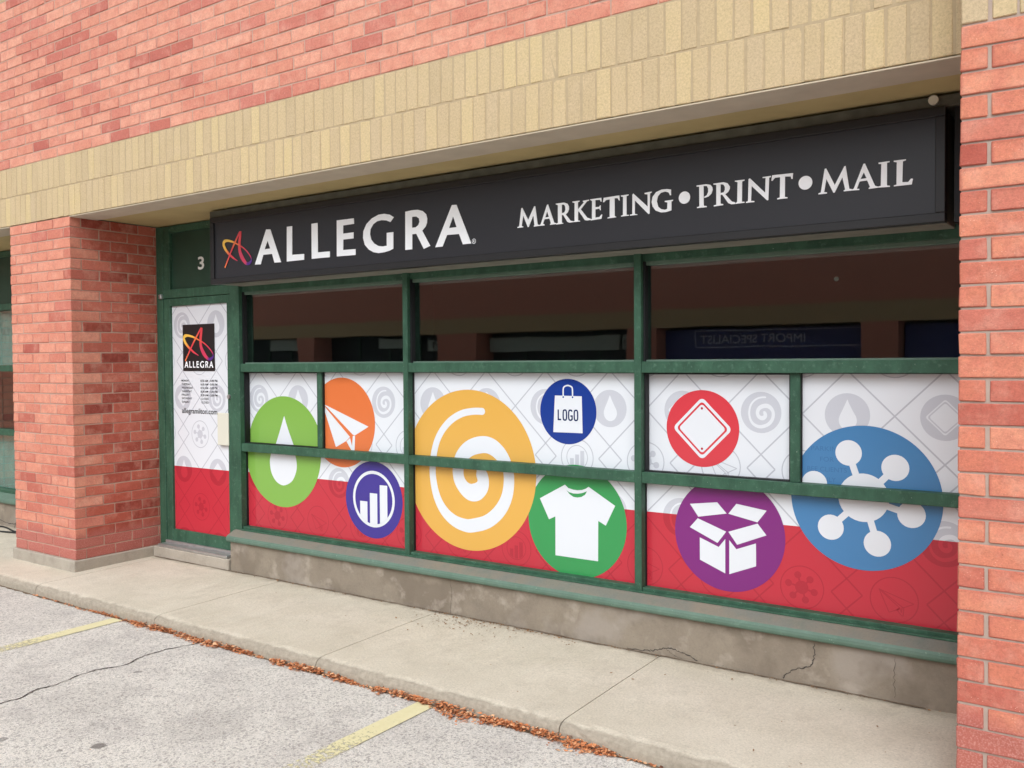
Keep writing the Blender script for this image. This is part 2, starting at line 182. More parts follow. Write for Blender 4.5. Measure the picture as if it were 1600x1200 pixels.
def concrete_mat(name, col, col2, stain, speck=0.5, big=2.2, walk=False, patch=False):
    n = NT(name); p = n.pos()
    c = n.mix(n.ramp(n.noise(p, big, 6, 0.62), [(0.32, 0.0), (0.68, 1.0)]), col, col2)
    c = n.mix(n.ramp(n.noise(n.vmath('ADD', p, (3.1, 7.7, 0.0)), big * 2.3, 6, 0.7), [(0.52, 0.0), (0.78, 0.6)]), c, stain)
    s = n.noise(p, 95, 5, 0.85)
    c = n.mix(speck, c, n.mix(1.0, c, n.ramp(s, [(0.28, 0.46), (0.45, 0.90), (0.55, 1.02), (0.70, 1.26)]), 'MULTIPLY'))
    if walk:
        xyz = n.sep(p); wv = n.noise(p, 9, 6, 0.75); w2_ = n.noise(n.vmath('ADD', p, (4.0, 1.0, 2.0)), 38, 4, 0.7)
        # grey grime on the kerb face and its worn arris, and along the foot of the wall
        fy = n.math('ADD', n.math('MULTIPLY', n.math('ADD', xyz[1], 0.372), 14.0), n.math('MULTIPLY', n.math('SUBTRACT', wv, 0.5), 0.9))
        c = n.mix(n.ramp(fy, [(0.0, 0.85), (0.30, 0.0)]), c, n.mix(n.ramp(w2_, [(0.35, 0.0), (0.65, 1.0)]), srgb(138, 128, 114), srgb(164, 152, 136)))
        gy = n.math('ADD', n.math('MULTIPLY', n.math('SUBTRACT', 0.70, xyz[1]), 6.0), n.math('MULTIPLY', n.math('SUBTRACT', wv, 0.5), 1.3))
        c = n.mix(n.ramp(gy, [(0.0, 0.75), (0.45, 0.0)]), c, srgb(150, 138, 122))
        blot = n.math('MULTIPLY', n.ramp(n.noise(n.vmath('ADD', p, (8.0, 5.0, 0.0)), 1.7, 5, 0.6), [(0.52, 0.0), (0.66, 0.45)]), n.ramp(wv, [(0.35, 0.2), (0.65, 1.0)]))
        c = n.mix(blot, c, srgb(176, 164, 146))
    if patch:
        w3 = n.noise(n.vmath('ADD', p, (2.0, 0.0, 6.0)), 2.0, 4, 0.5); w4 = n.noise(n.vmath('ADD', p, (7.0, 0.0, 3.0)), 2.7, 4, 0.55)
        c = n.mix(n.ramp(w3, [(0.52, 0.0), (0.60, 0.45), (0.75, 0.6)]), c, srgb(168, 158, 148))
        c = n.mix(n.ramp(w4, [(0.50, 0.0), (0.60, 0.6)]), c, srgb(116, 104, 91))
        c = n.mix(n.ramp(n.noise(n.vmath('ADD', p, (5.0, 0.0, 9.0)), 5.0, 4, 0.6), [(0.58, 0.0), (0.68, 0.45)]), c, srgb(184, 172, 158))
    dots = n.ramp(n.voro(p, 34).outputs['Distance'], [(0.03, 1.0), (0.07, 0.0)])
    c = n.mix(n.math('MULTIPLY', dots, n.ramp(n.noise(p, 5, 2), [(0.5, 0.0), (0.62, 0.7)])), c, tuple(q * 0.35 for q in stain[:3]) + (1,))
    n.base(c); n.rough(0.92); n.b.inputs['Specular IOR Level'].default_value = 0.2
    n.bump(n.math('ADD', n.math('MULTIPLY', s, 0.5), n.noise(p, 60, 4)), 0.35, 0.003)
    return n

def green_mat(name, wear=0.5, fade=0.0):
    n = NT(name); p = n.pos()
    sc = n.n('ShaderNodeVectorMath', operation='MULTIPLY'); n.l(p, sc.inputs[0]); sc.inputs[1].default_value = (1.0, 1.0, 0.35)
    c = n.mix(n.ramp(n.noise(sc.outputs[0], 9, 6, 0.7), [(0.35, 0.0), (0.7, 1.0)]), srgb(42, 74, 57), srgb(62, 100, 78))
    c = n.mix(n.math('MULTIPLY', n.ramp(n.noise(p, 26, 6, 0.75), [(0.55, 0.0), (0.75, 1.0)]), wear), c, srgb(112, 144, 124))
    if fade: c = n.mix(n.ramp(n.noise(n.vmath('ADD', p, (1.0, 6.0, 2.0)), 5, 5, 0.7), [(0.25, fade), (0.75, fade * 0.55)]), c, srgb(112, 132, 118))
    ch = n.ramp(n.noise(n.vmath('ADD', p, (9.0, 2.0, 4.0)), 70, 4, 0.7), [(0.69, 0.0), (0.72, 0.8)])
    c = n.mix(ch, c, srgb(182, 196, 178))
    n.base(c); n.rough(0.55); n.b.inputs['Specular IOR Level'].default_value = 0.35
    n.bump(n.noise(p, 120, 4), 0.12, 0.002); return n.m

def print_mat(name, rgb, rough=0.14, k=0.76):
    n = NT(name); n.base(srgb(*rgb, k)); n.rough(rough); n.b.inputs['Specular IOR Level'].default_value = 0.4
    n.bump(n.noise(n.pos(), 2.5, 2), 0.10, 0.004); return n.m

def attr_mat(name):
    n = NT(name); a = n.n('ShaderNodeAttribute', attribute_name='ink'); n.base(a.outputs['Color']); n.rough(0.35); return n.m

def glass_mat(name, tint=(0.8, 0.85, 0.84, 1)):
    n = NT(name); n.t.nodes.remove(n.b)
    tr = n.n('ShaderNodeBsdfTransparent'); tr.inputs[0].default_value = tint
    gl = n.n('ShaderNodeBsdfGlossy'); gl.inputs['Roughness'].default_value = 0.012; gl.inputs['Color'].default_value = (0.95, 1.0, 0.97, 1)
    fr = n.n('ShaderNodeFresnel'); fr.inputs['IOR'].default_value = 1.52
    bp = n.n('ShaderNodeBump'); bp.inputs['Strength'].default_value = 0.05; bp.inputs['Distance'].default_value = 0.01
    n.l(n.noise(n.pos(), 1.6, 2), bp.inputs['Height']); n.l(bp.outputs[0], gl.inputs['Normal'])
    mx = n.n('ShaderNodeMixShader'); n.l(n.math('MULTIPLY', n.math('MULTIPLY', fr.outputs[0], 3.0, True), n.math('SUBTRACT', 1.0, n.n('ShaderNodeNewGeometry').outputs['Backfacing'])), mx.inputs[0]); n.l(tr.outputs[0], mx.inputs[1]); n.l(gl.outputs[0], mx.inputs[2])
    n.l(mx.outputs[0], n.out.inputs['Surface']); return n.m

# ------------------------------------------------------------------ object helpers
WL = {}
def tag(o, label=None, cat=None, group=None, kind=None):
    if label: o['label'] = label
    if cat: o['category'] = cat
    if group: o['group'] = group
    if kind: o['kind'] = kind
    return o
def link(o, parent, wloc):
    COL.objects.link(o); WL[o.name] = Vector(wloc)
    if parent: o.parent = parent; o.location = Vector(wloc) - WL[parent.name]
    else: o.location = wloc
    return o
def empty(name, loc, label, cat, group=None):
    o = bpy.data.objects.new(name, None); o.empty_display_size = 0.2
    return tag(link(o, None, loc), label, cat, group)
def mk(name, verts, faces, mat, parent=None, smooth=False):
    """world-space verts; origin is put at the middle of the piece's foot"""
    xs, ys, zs = zip(*verts)
    c = Vector(((min(xs) + max(xs)) / 2, (min(ys) + max(ys)) / 2, min(zs)))
    me = bpy.data.meshes.new(name); me.from_pydata([Vector(v) - c for v in verts], [], faces); me.update()
    if smooth: me.polygons.foreach_set('use_smooth', [True] * len(me.polygons))
    me.materials.append(mat)
    return link(bpy.data.objects.new(name, me), parent, c)
def boxes_data(bs):
    V, F = [], []
    for x0, x1, y0, y1, z0, z1 in bs:
        i = len(V)
        V += [(x0, y0, z0), (x1, y0, z0), (x1, y1, z0), (x0, y1, z0), (x0, y0, z1), (x1, y0, z1), (x1, y1, z1), (x0, y1, z1)]
        F += [(i, i + 3, i + 2, i + 1), (i + 4, i + 5, i + 6, i + 7), (i, i + 1, i + 5, i + 4), (i + 1, i + 2, i + 6, i + 5), (i + 2, i + 3, i + 7, i + 6), (i + 3, i, i + 4, i + 7)]
    return V, F
def box(name, b, mat, parent=None, bev=0.0, seg=1):
    V, F = boxes_data([b]); o = mk(name, V, F, mat, parent)
    if bev:
        bm = bmesh.new(); bm.from_mesh(o.data)
        bmesh.ops.bevel(bm, geom=bm.edges[:], offset=bev, segments=seg, profile=0.5, affect='EDGES')
        bm.to_mesh(o.data); bm.free()
    return o
def prism(name, prof, x0, x1, mat, parent=None, smooth=False, nx=1, jit=0.0):
    """a (y,z) outline swept along x, with end caps"""
    V, F = [], []; k = len(prof)
    for i in range(nx + 1):
        x = x0 + (x1 - x0) * i / nx
        V += [(x, y + (random.uniform(-jit, jit) if 0 < i < nx else 0), z + (random.uniform(-jit, jit) if 0 < i < nx else 0)) for y, z in prof]
    for i in range(nx):
        for j in range(k):
            a, b = i * k + j, i * k + (j + 1) % k
            F.append((a, b, b + k, a + k))
    F.append(tuple(range(k))[::-1]); F.append(tuple(range(nx * k, nx * k + k)))
    o = mk(name, V, F, mat, parent)
    bm = bmesh.new(); bm.from_mesh(o.data); bmesh.ops.recalc_face_normals(bm, faces=bm.faces[:]); bm.to_mesh(o.data); bm.free()
    return o
def flat(name, polys, y, mat, parent=None, thick=0.0, back=False, stag=0.0):
    """polys: list of [outer, hole...] loops of (x, z), laid on the plane at depth y facing the street"""
    V, F = [], []; y_0 = y
    for ip, loops in enumerate(polys):
        y = y_0 - stag * (ip % 7)
        pts = [Vector((p[0], p[1], 0)) for l in loops for p in l]
        tris = tessellate_polygon([[Vector((p[0], p[1], 0)) for p in l] for l in loops])
        i = len(V); V += [(p.x, y, p.y) for p in pts]
        for t in tris:
            a, b, c = (pts[q] for q in t)
            ar = (b.x - a.x) * (c.y - a.y) - (b.y - a.y) * (c.x - a.x)
            if abs(ar) < 1e-10: continue
            t = tuple(t) if (ar > 0) != back else tuple(t)[::-1]
            F.append(tuple(i + q for q in t))
        if thick:
            j = i
            for l in loops:
                k = len(l); b0 = len(V); V += [(p[0], y + (-thick if back else thick), p[1]) for p in l]
                for q in range(k): F.append((j + q, b0 + q, b0 + (q + 1) % k, j + (q + 1) % k))
                j += k
    if not F: return None
    return mk(name, V, F, mat, parent)
def clip(loop, x0, x1, z0, z1):
    for ax, lim, sgn in ((0, x0, 1), (0, x1, -1), (1, z0, 1), (1, z1, -1)):
        out = []; n = len(loop)
        for i in range(n):
            a, b = loop[i], loop[(i + 1) % n]; da, db = (a[ax] - lim) * sgn, (b[ax] - lim) * sgn
            if da >= 0: out.append(a)
            if da * db < 0:
                t = da / (da - db); out.append((a[0] + (b[0] - a[0]) * t, a[1] + (b[1] - a[1]) * t))
        loop = out
        if len(loop) < 3: return None
    return loop
def circ(cx, cz, r, n=56, ph=0.0): return [(cx + r * math.cos(2 * math.pi * i / n + ph), cz + r * math.sin(2 * math.pi * i / n + ph)) for i in range(n)]
def ring(cx, cz, ro, ri, n=40):
    a, b = circ(cx, cz, ro, n), circ(cx, cz, ri, n)
    return [[a[i], a[(i + 1) % n], b[(i + 1) % n], b[i]] for i in range(n)]
def smooth_path(S, k=4):
    out = []
    for i in range(len(S) - 1):
        p = [S[max(0, i - 1)], S[i], S[i + 1], S[min(len(S) - 1, i + 2)]]
        for j in range(k):
            t = j / k
            out.append(tuple(0.5 * (2 * p[1][c] + (p[2][c] - p[0][c]) * t + (2 * p[0][c] - 5 * p[1][c] + 4 * p[2][c] - p[3][c]) * t * t + (3 * p[1][c] - p[0][c] - 3 * p[2][c] + p[3][c]) * t ** 3) for c in range(3)))
    out.append(S[-1]); return out
def ribbon(S, k=4):
    """quads of a variable-width stroke through (x, z, width)"""
    P = smooth_path(S, k) if k > 1 else list(S); L, R = [], []
    for i, (x, z, wd) in enumerate(P):
        a, b = P[max(0, i - 1)], P[min(len(P) - 1, i + 1)]
        dx, dz = b[0] - a[0], b[1] - a[1]; q = math.hypot(dx, dz) or 1
        L.append((x - dz / q * wd / 2, z + dx / q * wd / 2)); R.append((x + dz / q * wd / 2, z - dx / q * wd / 2))
    return [[R[i], R[i + 1], L[i + 1], L[i]] for i in range(len(P) - 1)], L, R
def outline(S, k=4):
    _, L, R = ribbon(S, k); return R + L[::-1]
def bar2(a, b, wd):
    dx, dz = b[0] - a[0], b[1] - a[1]; q = math.hypot(dx, dz); nx, nz = -dz / q * wd / 2, dx / q * wd / 2
    return [(a[0] - nx, a[1] - nz), (b[0] - nx, b[1] - nz), (b[0] + nx, b[1] + nz), (a[0] + nx, a[1] + nz)]
def text_mesh(name, body, x, z, y, height, mat, parent, width=None, align='LEFT', bold=0.0, back=False):
    """text of the built-in font on a wall plane; height is the cap height, width stretches it to fit"""
    c = bpy.data.curves.new('t', 'FONT'); c.body = body; c.align_x = align; c.size = 1.0; c.offset = bold; c.resolution_u = 4
    o = bpy.data.objects.new('t', c); me = bpy.data.meshes.new_from_object(o)
    bpy.data.objects.remove(o)
    xs = [v.co.x for v in me.vertices]; zs = [v.co.y for v in me.vertices]
    sz = height / (0.73 if body.islower() or '.' in body else max(zs)); sx = sz if width is None else width / (max(xs) - min(xs))
    x_off = min(xs) if align == 'LEFT' else 0
    s = -1 if back else 1
    V = [(x + s * (v.co.x - x_off) * sx, y, z + v.co.y * sz) for v in me.vertices]
    F = [tuple(p.vertices) for p in me.polygons]
    bpy.data.meshes.remove(me)
    return mk(name, V, F, mat, parent)

# ------------------------------------------------------------------ materials
M = {}
RED_STOPS = [(0.0, srgb(184, 104, 90)), (0.08, srgb(202, 126, 110)), (0.25, srgb(214, 145, 121)), (0.6, srgb(220, 154, 130)), (0.88, srgb(226, 164, 139)), (0.95, srgb(204, 130, 114)), (1.0, srgb(178, 98, 86))]
M['brick'] = brick_mat('red_brick', RED_STOPS)
PIER_STOPS = [(0.0, srgb(182, 100, 84)), (0.08, srgb(200, 120, 101)), (0.25, srgb(213, 137, 113)), (0.6, srgb(219, 146, 121)), (0.9, srgb(225, 155, 130)), (0.96, srgb(202, 122, 105)), (1.0, srgb(176, 92, 78))]
M['brick_pier'] = brick_mat('red_brick_pier', PIER_STOPS, grime=0.30)
M['soldier'] = soldier_mat('pale_brick')
M['mortar'] = mortar_mat('mortar', srgb(198, 164, 146))
M['mortar_grey'] = mortar_mat('mortar_grey', srgb(186, 166, 152))
M['mortar_pale'] = mortar_mat('mortar_pale', srgb(190, 169, 136))
M['green'] = green_mat('green_paint'); M['green_worn'] = green_mat('green_paint_worn', 0.8, 0.8)
M['green_dark'] = plain('green_panel', srgb(46, 72, 58), 0.5, 0.3, var=0.12, vs=4)
M['gasket'] = plain('black_gasket', (0.012, 0.012, 0.013, 1), 0.6, 0.3)
M['black'] = plain('sign_black', srgb(35, 34, 35), 0.42, 0.4, var=0.08, vs=5)
M['face'] = plain('sign_face', srgb(40, 40, 44), 0.34, 0.45, bump=0.02, bs=3)
M['rail_dark'] = plain('sign_rail', srgb(88, 88, 78), 0.6, 0.3, var=0.25, vs=12)
M['under'] = plain('sign_underside', srgb(132, 130, 120), 0.6, 0.3, var=0.15, vs=9)
M['letter'] = plain('letter_white', srgb(250, 251, 253), 0.25, 0.5)
M['number'] = plain('number_white', srgb(226, 226, 220), 0.45, 0.3)
M['ink'] = attr_mat('logo_ink')
M['text'] = plain('text_dark', srgb(60, 58, 60), 0.5)
M['alu'] = plain('aluminium', srgb(196, 196, 194), 0.38, 0.5, 0.8, var=0.1, vs=20)
M['cream'] = plain('cream_plate', srgb(214, 210, 194), 0.5, 0.4)
M['soffit'] = plain('soffit_paint', srgb(188, 170, 124), 0.75, 0.2, var=0.10, vs=3, bump=0.08, bs=90)
M['lintel'] = plain('lintel_paint', srgb(196, 184, 166), 0.62, 0.25, var=0.07, vs=6)
M['lintel_edge'] = plain('lintel_edge', srgb(192, 178, 154), 0.6, 0.3)
M['dark'] = plain('interior_dark', (0.30, 0.31, 0.31, 1), 0.9, 0.1)
M['teal'] = plain('teal_blind', srgb(142, 204, 194), 0.6, 0.3, var=0.1)
M['glass'] = glass_mat('window_glass')
M['cable'] = plain('black_rubber', (0.02, 0.02, 0.02, 1), 0.6, 0.3)
M['white'] = print_mat('film_white', (232, 234, 238), k=0.90); M['redfilm'] = print_mat('film_red', (216, 60, 74))
M['pat'] = print_mat('film_grey', (205, 206, 213), k=0.90); M['patred'] = print_mat('film_dark_red', (196, 52, 66))
M['patline'] = print_mat('film_line', (194, 195, 202), k=0.90)
for k, c in dict(green=(146, 196, 88), orange=(246, 131, 74), yellow=(248, 190, 92), navy=(76, 62, 158), blue=(38, 68, 156), green2=(68, 166, 94), red=(236, 74, 84), purple=(142, 50, 134), sky=(84, 142, 194)).items():
    M['d_' + k] = print_mat('film_' + k, c)
M['parktext'] = print_mat('film_faint_text', (74, 126, 176))

# ground and pavement concretes
def lot_material():
    n = NT('lot_surface'); p = n.pos()
    c = n.mix(n.ramp(n.noise(p, 1.1, 6, 0.6), [(0.35, 0.0), (0.65, 1.0)]), srgb(208, 201, 192), srgb(223, 216, 206))
    c = n.mix(n.ramp(n.noise(n.vmath('ADD', p, (2.0, 9.0, 0.0)), 3.5, 6, 0.7), [(0.48, 0.0), (0.72, 0.7)]), c, srgb(182, 174, 168))
    v = n.voro(p, 215); vc = n.sep(v.outputs['Color'])
    c = n.mix(1.0, c, n.ramp(vc[0], [(0.0, 0.55), (0.12, 0.72), (0.3, 0.92), (0.7, 1.02), (1.0, 1.16)]), 'MULTIPLY')
    v2 = n.voro(p, 96); v2c = n.sep(v2.outputs['Color'])
    c = n.mix(n.ramp(v2c[1], [(0.82, 0.0), (0.86, 0.55)]), c, srgb(146, 138, 132))
    c = n.mix(n.ramp(v2c[2], [(0.9, 0.0), (0.93, 0.5)]), c, srgb(232, 226, 220))
    # oil drips where cars stand: spots with their own shapes
    pj = n.vmath('ADD', p, n.n('ShaderNodeCombineXYZ').outputs[0])
    wob = n.math('MULTIPLY', n.math('SUBTRACT', n.noise(p, 22, 3), 0.5), 0.05)
    for (sx, sy, r, k) in ((-2.41, -1.635, 0.034, 0.75), (-2.51, -1.76, 0.014, 0.55), (-3.16, -0.955, 0.022, 0.5), (-2.85, -1.84, 0.022, 0.55), (-2.56, -0.73, 0.012, 0.5), (-1.2, -2.0, 0.05, 0.5), (-3.0, -1.3, 0.25, 0.10), (-2.2, -1.2, 0.2, 0.10), (-0.8, -1.7, 0.25, 0.12), (-3.8, -1.9, 0.03, 0.6)):
        d = n.n('ShaderNodeVectorMath', operation='DISTANCE'); n.l(p, d.inputs[0]); d.inputs[1].default_value = (sx, sy, Z_LOT)
        dd = n.math('DIVIDE', n.math('ADD', d.outputs['Value'], wob), r)
        c = n.mix(n.math('MULTIPLY', n.ramp(n.math('MULTIPLY', dd, 0.5), [(0.42, 1.0), (0.56, 0.0)]), k), c, srgb(92, 84, 80))
    n.base(c); n.rough(0.9); n.b.inputs['Specular IOR Level'].default_value = 0.25
    h = n.math('ADD', n.math('MULTIPLY', v.outputs['Distance'], 1.0), n.noise(p, 300, 3))
    n.bump(h, 0.6, 0.004); return n.m
M['lot'] = lot_material()
M['walk'] = concrete_mat('sidewalk_concrete', srgb(198, 187, 168), srgb(211, 200, 182), srgb(178, 167, 150), 0.75, walk=True).m
M['found'] = concrete_mat('foundation_concrete', srgb(134, 122, 108), srgb(149, 137, 121), srgb(116, 106, 95), 0.3, 3.0, patch=True).m
M['plinth'] = concrete_mat('plinth_concrete', srgb(164, 154, 140), srgb(178, 168, 154), srgb(136, 126, 114), 0.35, 4.0).m
M['curb'] = concrete_mat('curb_face_concrete', srgb(150, 140, 126), srgb(168, 158, 142), srgb(122, 112, 100), 0.8, 5.0).m
M['crack'] = plain('crack_dark', srgb(74, 68, 64), 0.95, 0.1)
M['sill_top'] = concrete_mat('sill_dusty_paint', srgb(132, 123, 108), srgb(118, 119, 110), srgb(96, 112, 100), 0.3, 5.0).m
def paint_mat():
    n = NT('yellow_line_paint'); p = n.pos(); xyz = n.sep(p)
    n.base(n.mix(n.noise(p, 40, 4), srgb(214, 203, 154), srgb(227, 218, 178))); n.rough(0.7)
    wear = n.math('ADD', n.noise(p, 45, 5, 0.75), n.math('MULTIPLY', n.math('SUBTRACT', n.math('MULTIPLY', xyz[1], -1.0), 0.85), 0.42))
    # voids of bare aggregate grow towards the middle of the bay where tyres run
    a = n.ramp(wear, [(0.57, 1.0), (0.67, 0.0)])
    n.l(a, n.b.inputs['Alpha']); n.bump(n.noise(p, 200, 3), 0.4, 0.003); return n.m
M['yellow'] = paint_mat()

# ------------------------------------------------------------------ ground
lot = mk('parking_lot', [(-150, -150, Z_LOT), (150, -150, Z_LOT), (150, 150, Z_LOT), (-150, 150, Z_LOT)], [(0, 1, 2, 3)], M['lot'])
tag(lot, 'worn pale aggregate parking lot surface in front of the shop', 'parking lot', kind='structure')
def crack(name, pts, y_is_depth, wd, parent, mat, off):
    """a thin irregular dark gap, as a jagged strip; pts are (x,y) on the ground or (x,z) on a wall"""
    P = []
    for i in range(len(pts) - 1):
        for j in range(6):
            t = j / 6; P.append((pts[i][0] + (pts[i + 1][0] - pts[i][0]) * t + random.uniform(-1, 1) * 0.006, pts[i][1] + (pts[i + 1][1] - pts[i][1]) * t + random.uniform(-1, 1) * 0.004, wd * random.uniform(0.4, 1.5)))
    P.append((*pts[-1], wd * 0.3))
    q, L, R = ribbon(P, 1); V, F = [], []
    for l, r in zip(L, R):
        V += [(l[0], l[1], off), (r[0], r[1], off)] if not y_is_depth else [(l[0], off, l[1]), (r[0], off, r[1])]
    F = [(2 * i, 2 * i + 1, 2 * i + 3, 2 * i + 2) for i in range(len(L) - 1)]
    return mk(name, V, F, mat, parent)
crack('crack', [(-3.38, -3.6), (-3.30, -3.0), (-3.36, -2.4), (-3.30, -1.9), (-3.318, -1.634), (-3.307, -1.542), (-3.362, -1.413), (-3.341, -1.319), (-3.385, -1.168), (-3.389, -1.07), (-3.321, -0.934), (-3.382, -0.771), (-3.376, -0.623), (-3.312, -0.43)], False, 0.009, lot, M['crack'], Z_LOT + 0.003)
M['dirt'] = plain('gutter_dirt', srgb(120, 104, 88), 0.95, 0.1, var=0.3, vs=60)
crack('gutter_dirt', [(-9.0 + 0.25 * k, -0.405 + random.uniform(-.004, .004)) for k in range(46)], False, 0.022, lot, M['dirt'], Z_LOT + 0.002)
for i, (x, lab) in enumerate(((-4.225, 'faded yellow parking line across from the shop door'), (-1.475, 'yellow parking line running to the kerb below the middle windows'))):
    q = mk('parking_line', [(x - 0.055, -6.0, Z_LOT + 0.004), (x + 0.055, -6.0, Z_LOT + 0.004), (x + 0.055, -0.42, Z_LOT + 0.004), (x - 0.055, -0.42, Z_LOT + 0.004)], [(0, 1, 2, 3)], M['yellow'])
    tag(q, lab, 'parking line', 'painted parking lines')

# ------------------------------------------------------------------ sidewalk: one slab between each pair of joints
sw = bpy.data.objects.new('sidewalk', None); tag(link(sw, None, (-3, 0.15, Z_LOT)), 'pale concrete sidewalk along the shop front', 'sidewalk', kind='structure')
js = [-0.69 + 1.56 * k for k in range(-7, 6)]
js[6] = -2.31; js[5] = -3.85; js = [j for j in js if j < 0] + [1.12, 2.68, 4.24]
prof = [(1.0, -0.16), (1.0, 0.0), (0.30, -0.004), (-0.325, -0.013), (-0.352, -0.0165), (-0.370, -0.022), (-0.382, -0.030), (-0.389, -0.041), (-0.393, -0.055), (-0.399, -0.16)]
for a, b in zip(js[:-1], js[1:]):
    n_ = 40
    s_ = prism('slab', prof, a + 0.003, b - 0.003, M['walk'], sw, nx=n_, jit=0.0022)
box('joint_fill', (js[0], js[-1], -0.37, 1.0, -0.14, -0.03), M['crack'], sw)

# ------------------------------------------------------------------ bricks
BM = {}
def brick_mesh(sx, sy, sz, mat, axis='x', var=0):
    key = (round(sx, 4), round(sy, 4), round(sz, 4), mat.name, axis, var)
    if key in BM: return BM[key]
    rng = random.Random(hash(key[:3]) + var * 17 + 3)
    V, F, U = brick_geo(0, sx, 0, sy, 0, sz, rng, axis)
    me = bpy.data.meshes.new('brick'); me.from_pydata(V, [], F); me.materials.append(mat); put_uv(me, U, F); BM[key] = me
    return me
def brick_geo(x0, x1, y0, y1, z0, z1, rng, axis, bev=0.0035):
    """chamfered box (24 verts); UV runs over the long visible face"""
    V, U = [], []
    b = min(bev, (x1 - x0) * 0.2, (y1 - y0) * 0.2)
    cs = []
    for sx in (0, 1):
        for sy in (0, 1):
            for sz in (0, 1):
                cs.append((sx, sy, sz))
    idx = {}
    for c in cs:
        p = [(x0, x1)[c[0]], (y0, y1)[c[1]], (z0, z1)[c[2]]]
        j = [rng.uniform(-0.0018, 0.0018) for _ in range(3)]
        for ax in range(3):
            q = list(p)
            for a2 in range(3):
                if a2 != ax: q[a2] += (b if c[a2] == 0 else -b) * rng.uniform(0.6, 1.4)
            q = [q[i] + j[i] for i in range(3)]
            idx[(c, ax)] = len(V); V.append(tuple(q))
            u = ((q[0] - x0) / (x1 - x0)) if axis == 'x' else ((q[1] - y0) / (y1 - y0))
            U.append((u, (q[2] - z0) / (z1 - z0)) )
    F = []
    def g(c, ax): return idx[(c, ax)]
    for ax in range(3):
        o1, o2 = [(1, 2), (2, 0), (0, 1)][ax]
        for s in (0, 1):
            q = []
            for u, v in ((0, 0), (1, 0), (1, 1), (0, 1)):
                c = [0, 0, 0]; c[ax] = s; c[o1] = u; c[o2] = v; q.append(g(tuple(c), ax))
            F.append(tuple(q) if s else tuple(q[::-1]))
    for ax in range(3):          # edges running along ax
        o1, o2 = [(1, 2), (2, 0), (0, 1)][ax]
        for u in (0, 1):
            for v in (0, 1):
                c0 = [0, 0, 0]; c0[o1] = u; c0[o2] = v; c1 = list(c0); c1[ax] = 1
                q = [g(tuple(c0), o1), g(tuple(c1), o1), g(tuple(c1), o2), g(tuple(c0), o2)]
                F.append(tuple(q) if u != v else tuple(q[::-1]))
    for c in cs:
        q = [g(c, 0), g(c, 1), g(c, 2)]
        F.append(tuple(q) if sum(c) % 2 else tuple(q[::-1]))
    return V, F, U
def put_uv(me, U, F):
    uv = me.uv_layers.new(name='UVMap'); k = 0
    for f in F:
        for v in f:
            uv.data[k].uv = U[v]; k += 1
class Bricks:
    """individual brick objects under a parent, and the ones out of view joined into one piece"""
    def __init__(s, parent, mat, name='brick'):
        s.p, s.m, s.name = parent, mat, name; s.rest = []; s.k = 0
    def add(s, x0, x1, y0, y1, z0, z1, axis='x', single=True):
        if x1 - x0 < 0.008 or y1 - y0 < 0.008: return
        if single:
            me = brick_mesh(x1 - x0, y1 - y0, z1 - z0, s.m, axis, random.randrange(5))
            o = bpy.data.objects.new(s.name, me); link(o, s.p, (x0, y0 + random.uniform(-0.0012, 0.0012), z0)); s.k += 1
            o.rotation_euler = (random.uniform(-.004, .004), random.uniform(-.003, .003), random.uniform(-.003, .003))
        else: s.rest.append((x0, x1, y0, y1, z0, z1, axis))
    def finish(s):
        if not s.rest: return
        V, F, U = [], [], []
        for b in s.rest:
            v, f, u = brick_geo(*b[:6], random, b[6]); i = len(V); V += v; U += u; F += [tuple(q + i for q in t) for t in f]
        o = mk('bricks_beyond', V, F, s.m, s.p); put_uv(o.data, U, F); o['kind'] = 'stuff'
J = 0.0085; BL = ML - J; BH = CO - J; BD = 0.09; REC = 0.0045

def project(x, y, z):
    d = Vector((x, y, z)) - Vector((1.4796, -3.8926, 1.6642)); t = d.dot(f1)
    if t <= 0.1: return (-9999, -9999)
    return 800 + 1398.5 * d.dot(r2) / t, 600 - 1398.5 * d.dot(u2) / t
def seen(x0, x1, y, z0, z1, pad=0):
    ps = [project(x, y, z) for x in (x0, x1) for z in (z0, z1)]
    return max(p[0] for p in ps) > -pad and min(p[0] for p in ps) < 1600 + pad and max(p[1] for p in ps) > -pad and min(p[1] for p in ps) < 1200 + pad

# upper wall
wall = empty('brick_wall', (-3.0, 0.1, ZB + 2 * SH), 'salmon red brick upper wall above the pale brick band', 'brick wall')
Z0 = ZB + 2 * SH; NROW = 17; Z1 = Z0 + NROW * CO
XA, XB = -14.0, XR
core = box('mortar', (XA, XR - 0.005, REC, 0.3, Z0 + 0.002, Z1 + 3 * SH), M['mortar'], wall)
bw = Bricks(wall, M['brick'])
for r in range(NROW):
    z = Z0 + r * CO + J / 2; x = XA - (ML / 2 if r % 2 else 0) + random.uniform(-.012, .012)
    while x < XB - 0.01:
        xe = min(x + BL, XB - 0.004)
        if xe > XA: bw.add(max(x, XA), xe, 0, BD, z, z + BH, 'x', seen(x, xe, 0, z, z + BH))
        x += ML + random.uniform(-.0015, .0015)
bw.finish()
bw2 = Bricks(wall, M['soldier'], 'soldier_brick')           # the next pale band up
for r in range(2):
    x = XA
    while x < XB - 0.08:
        z = Z1 + r * SH + J / 2; bw2.add(x, x + 0.0752, 0, BD, z, z + SH - J, 'x', seen(x, x + .075, 0, z, z + SH)); x += 0.0842
bw2.finish()

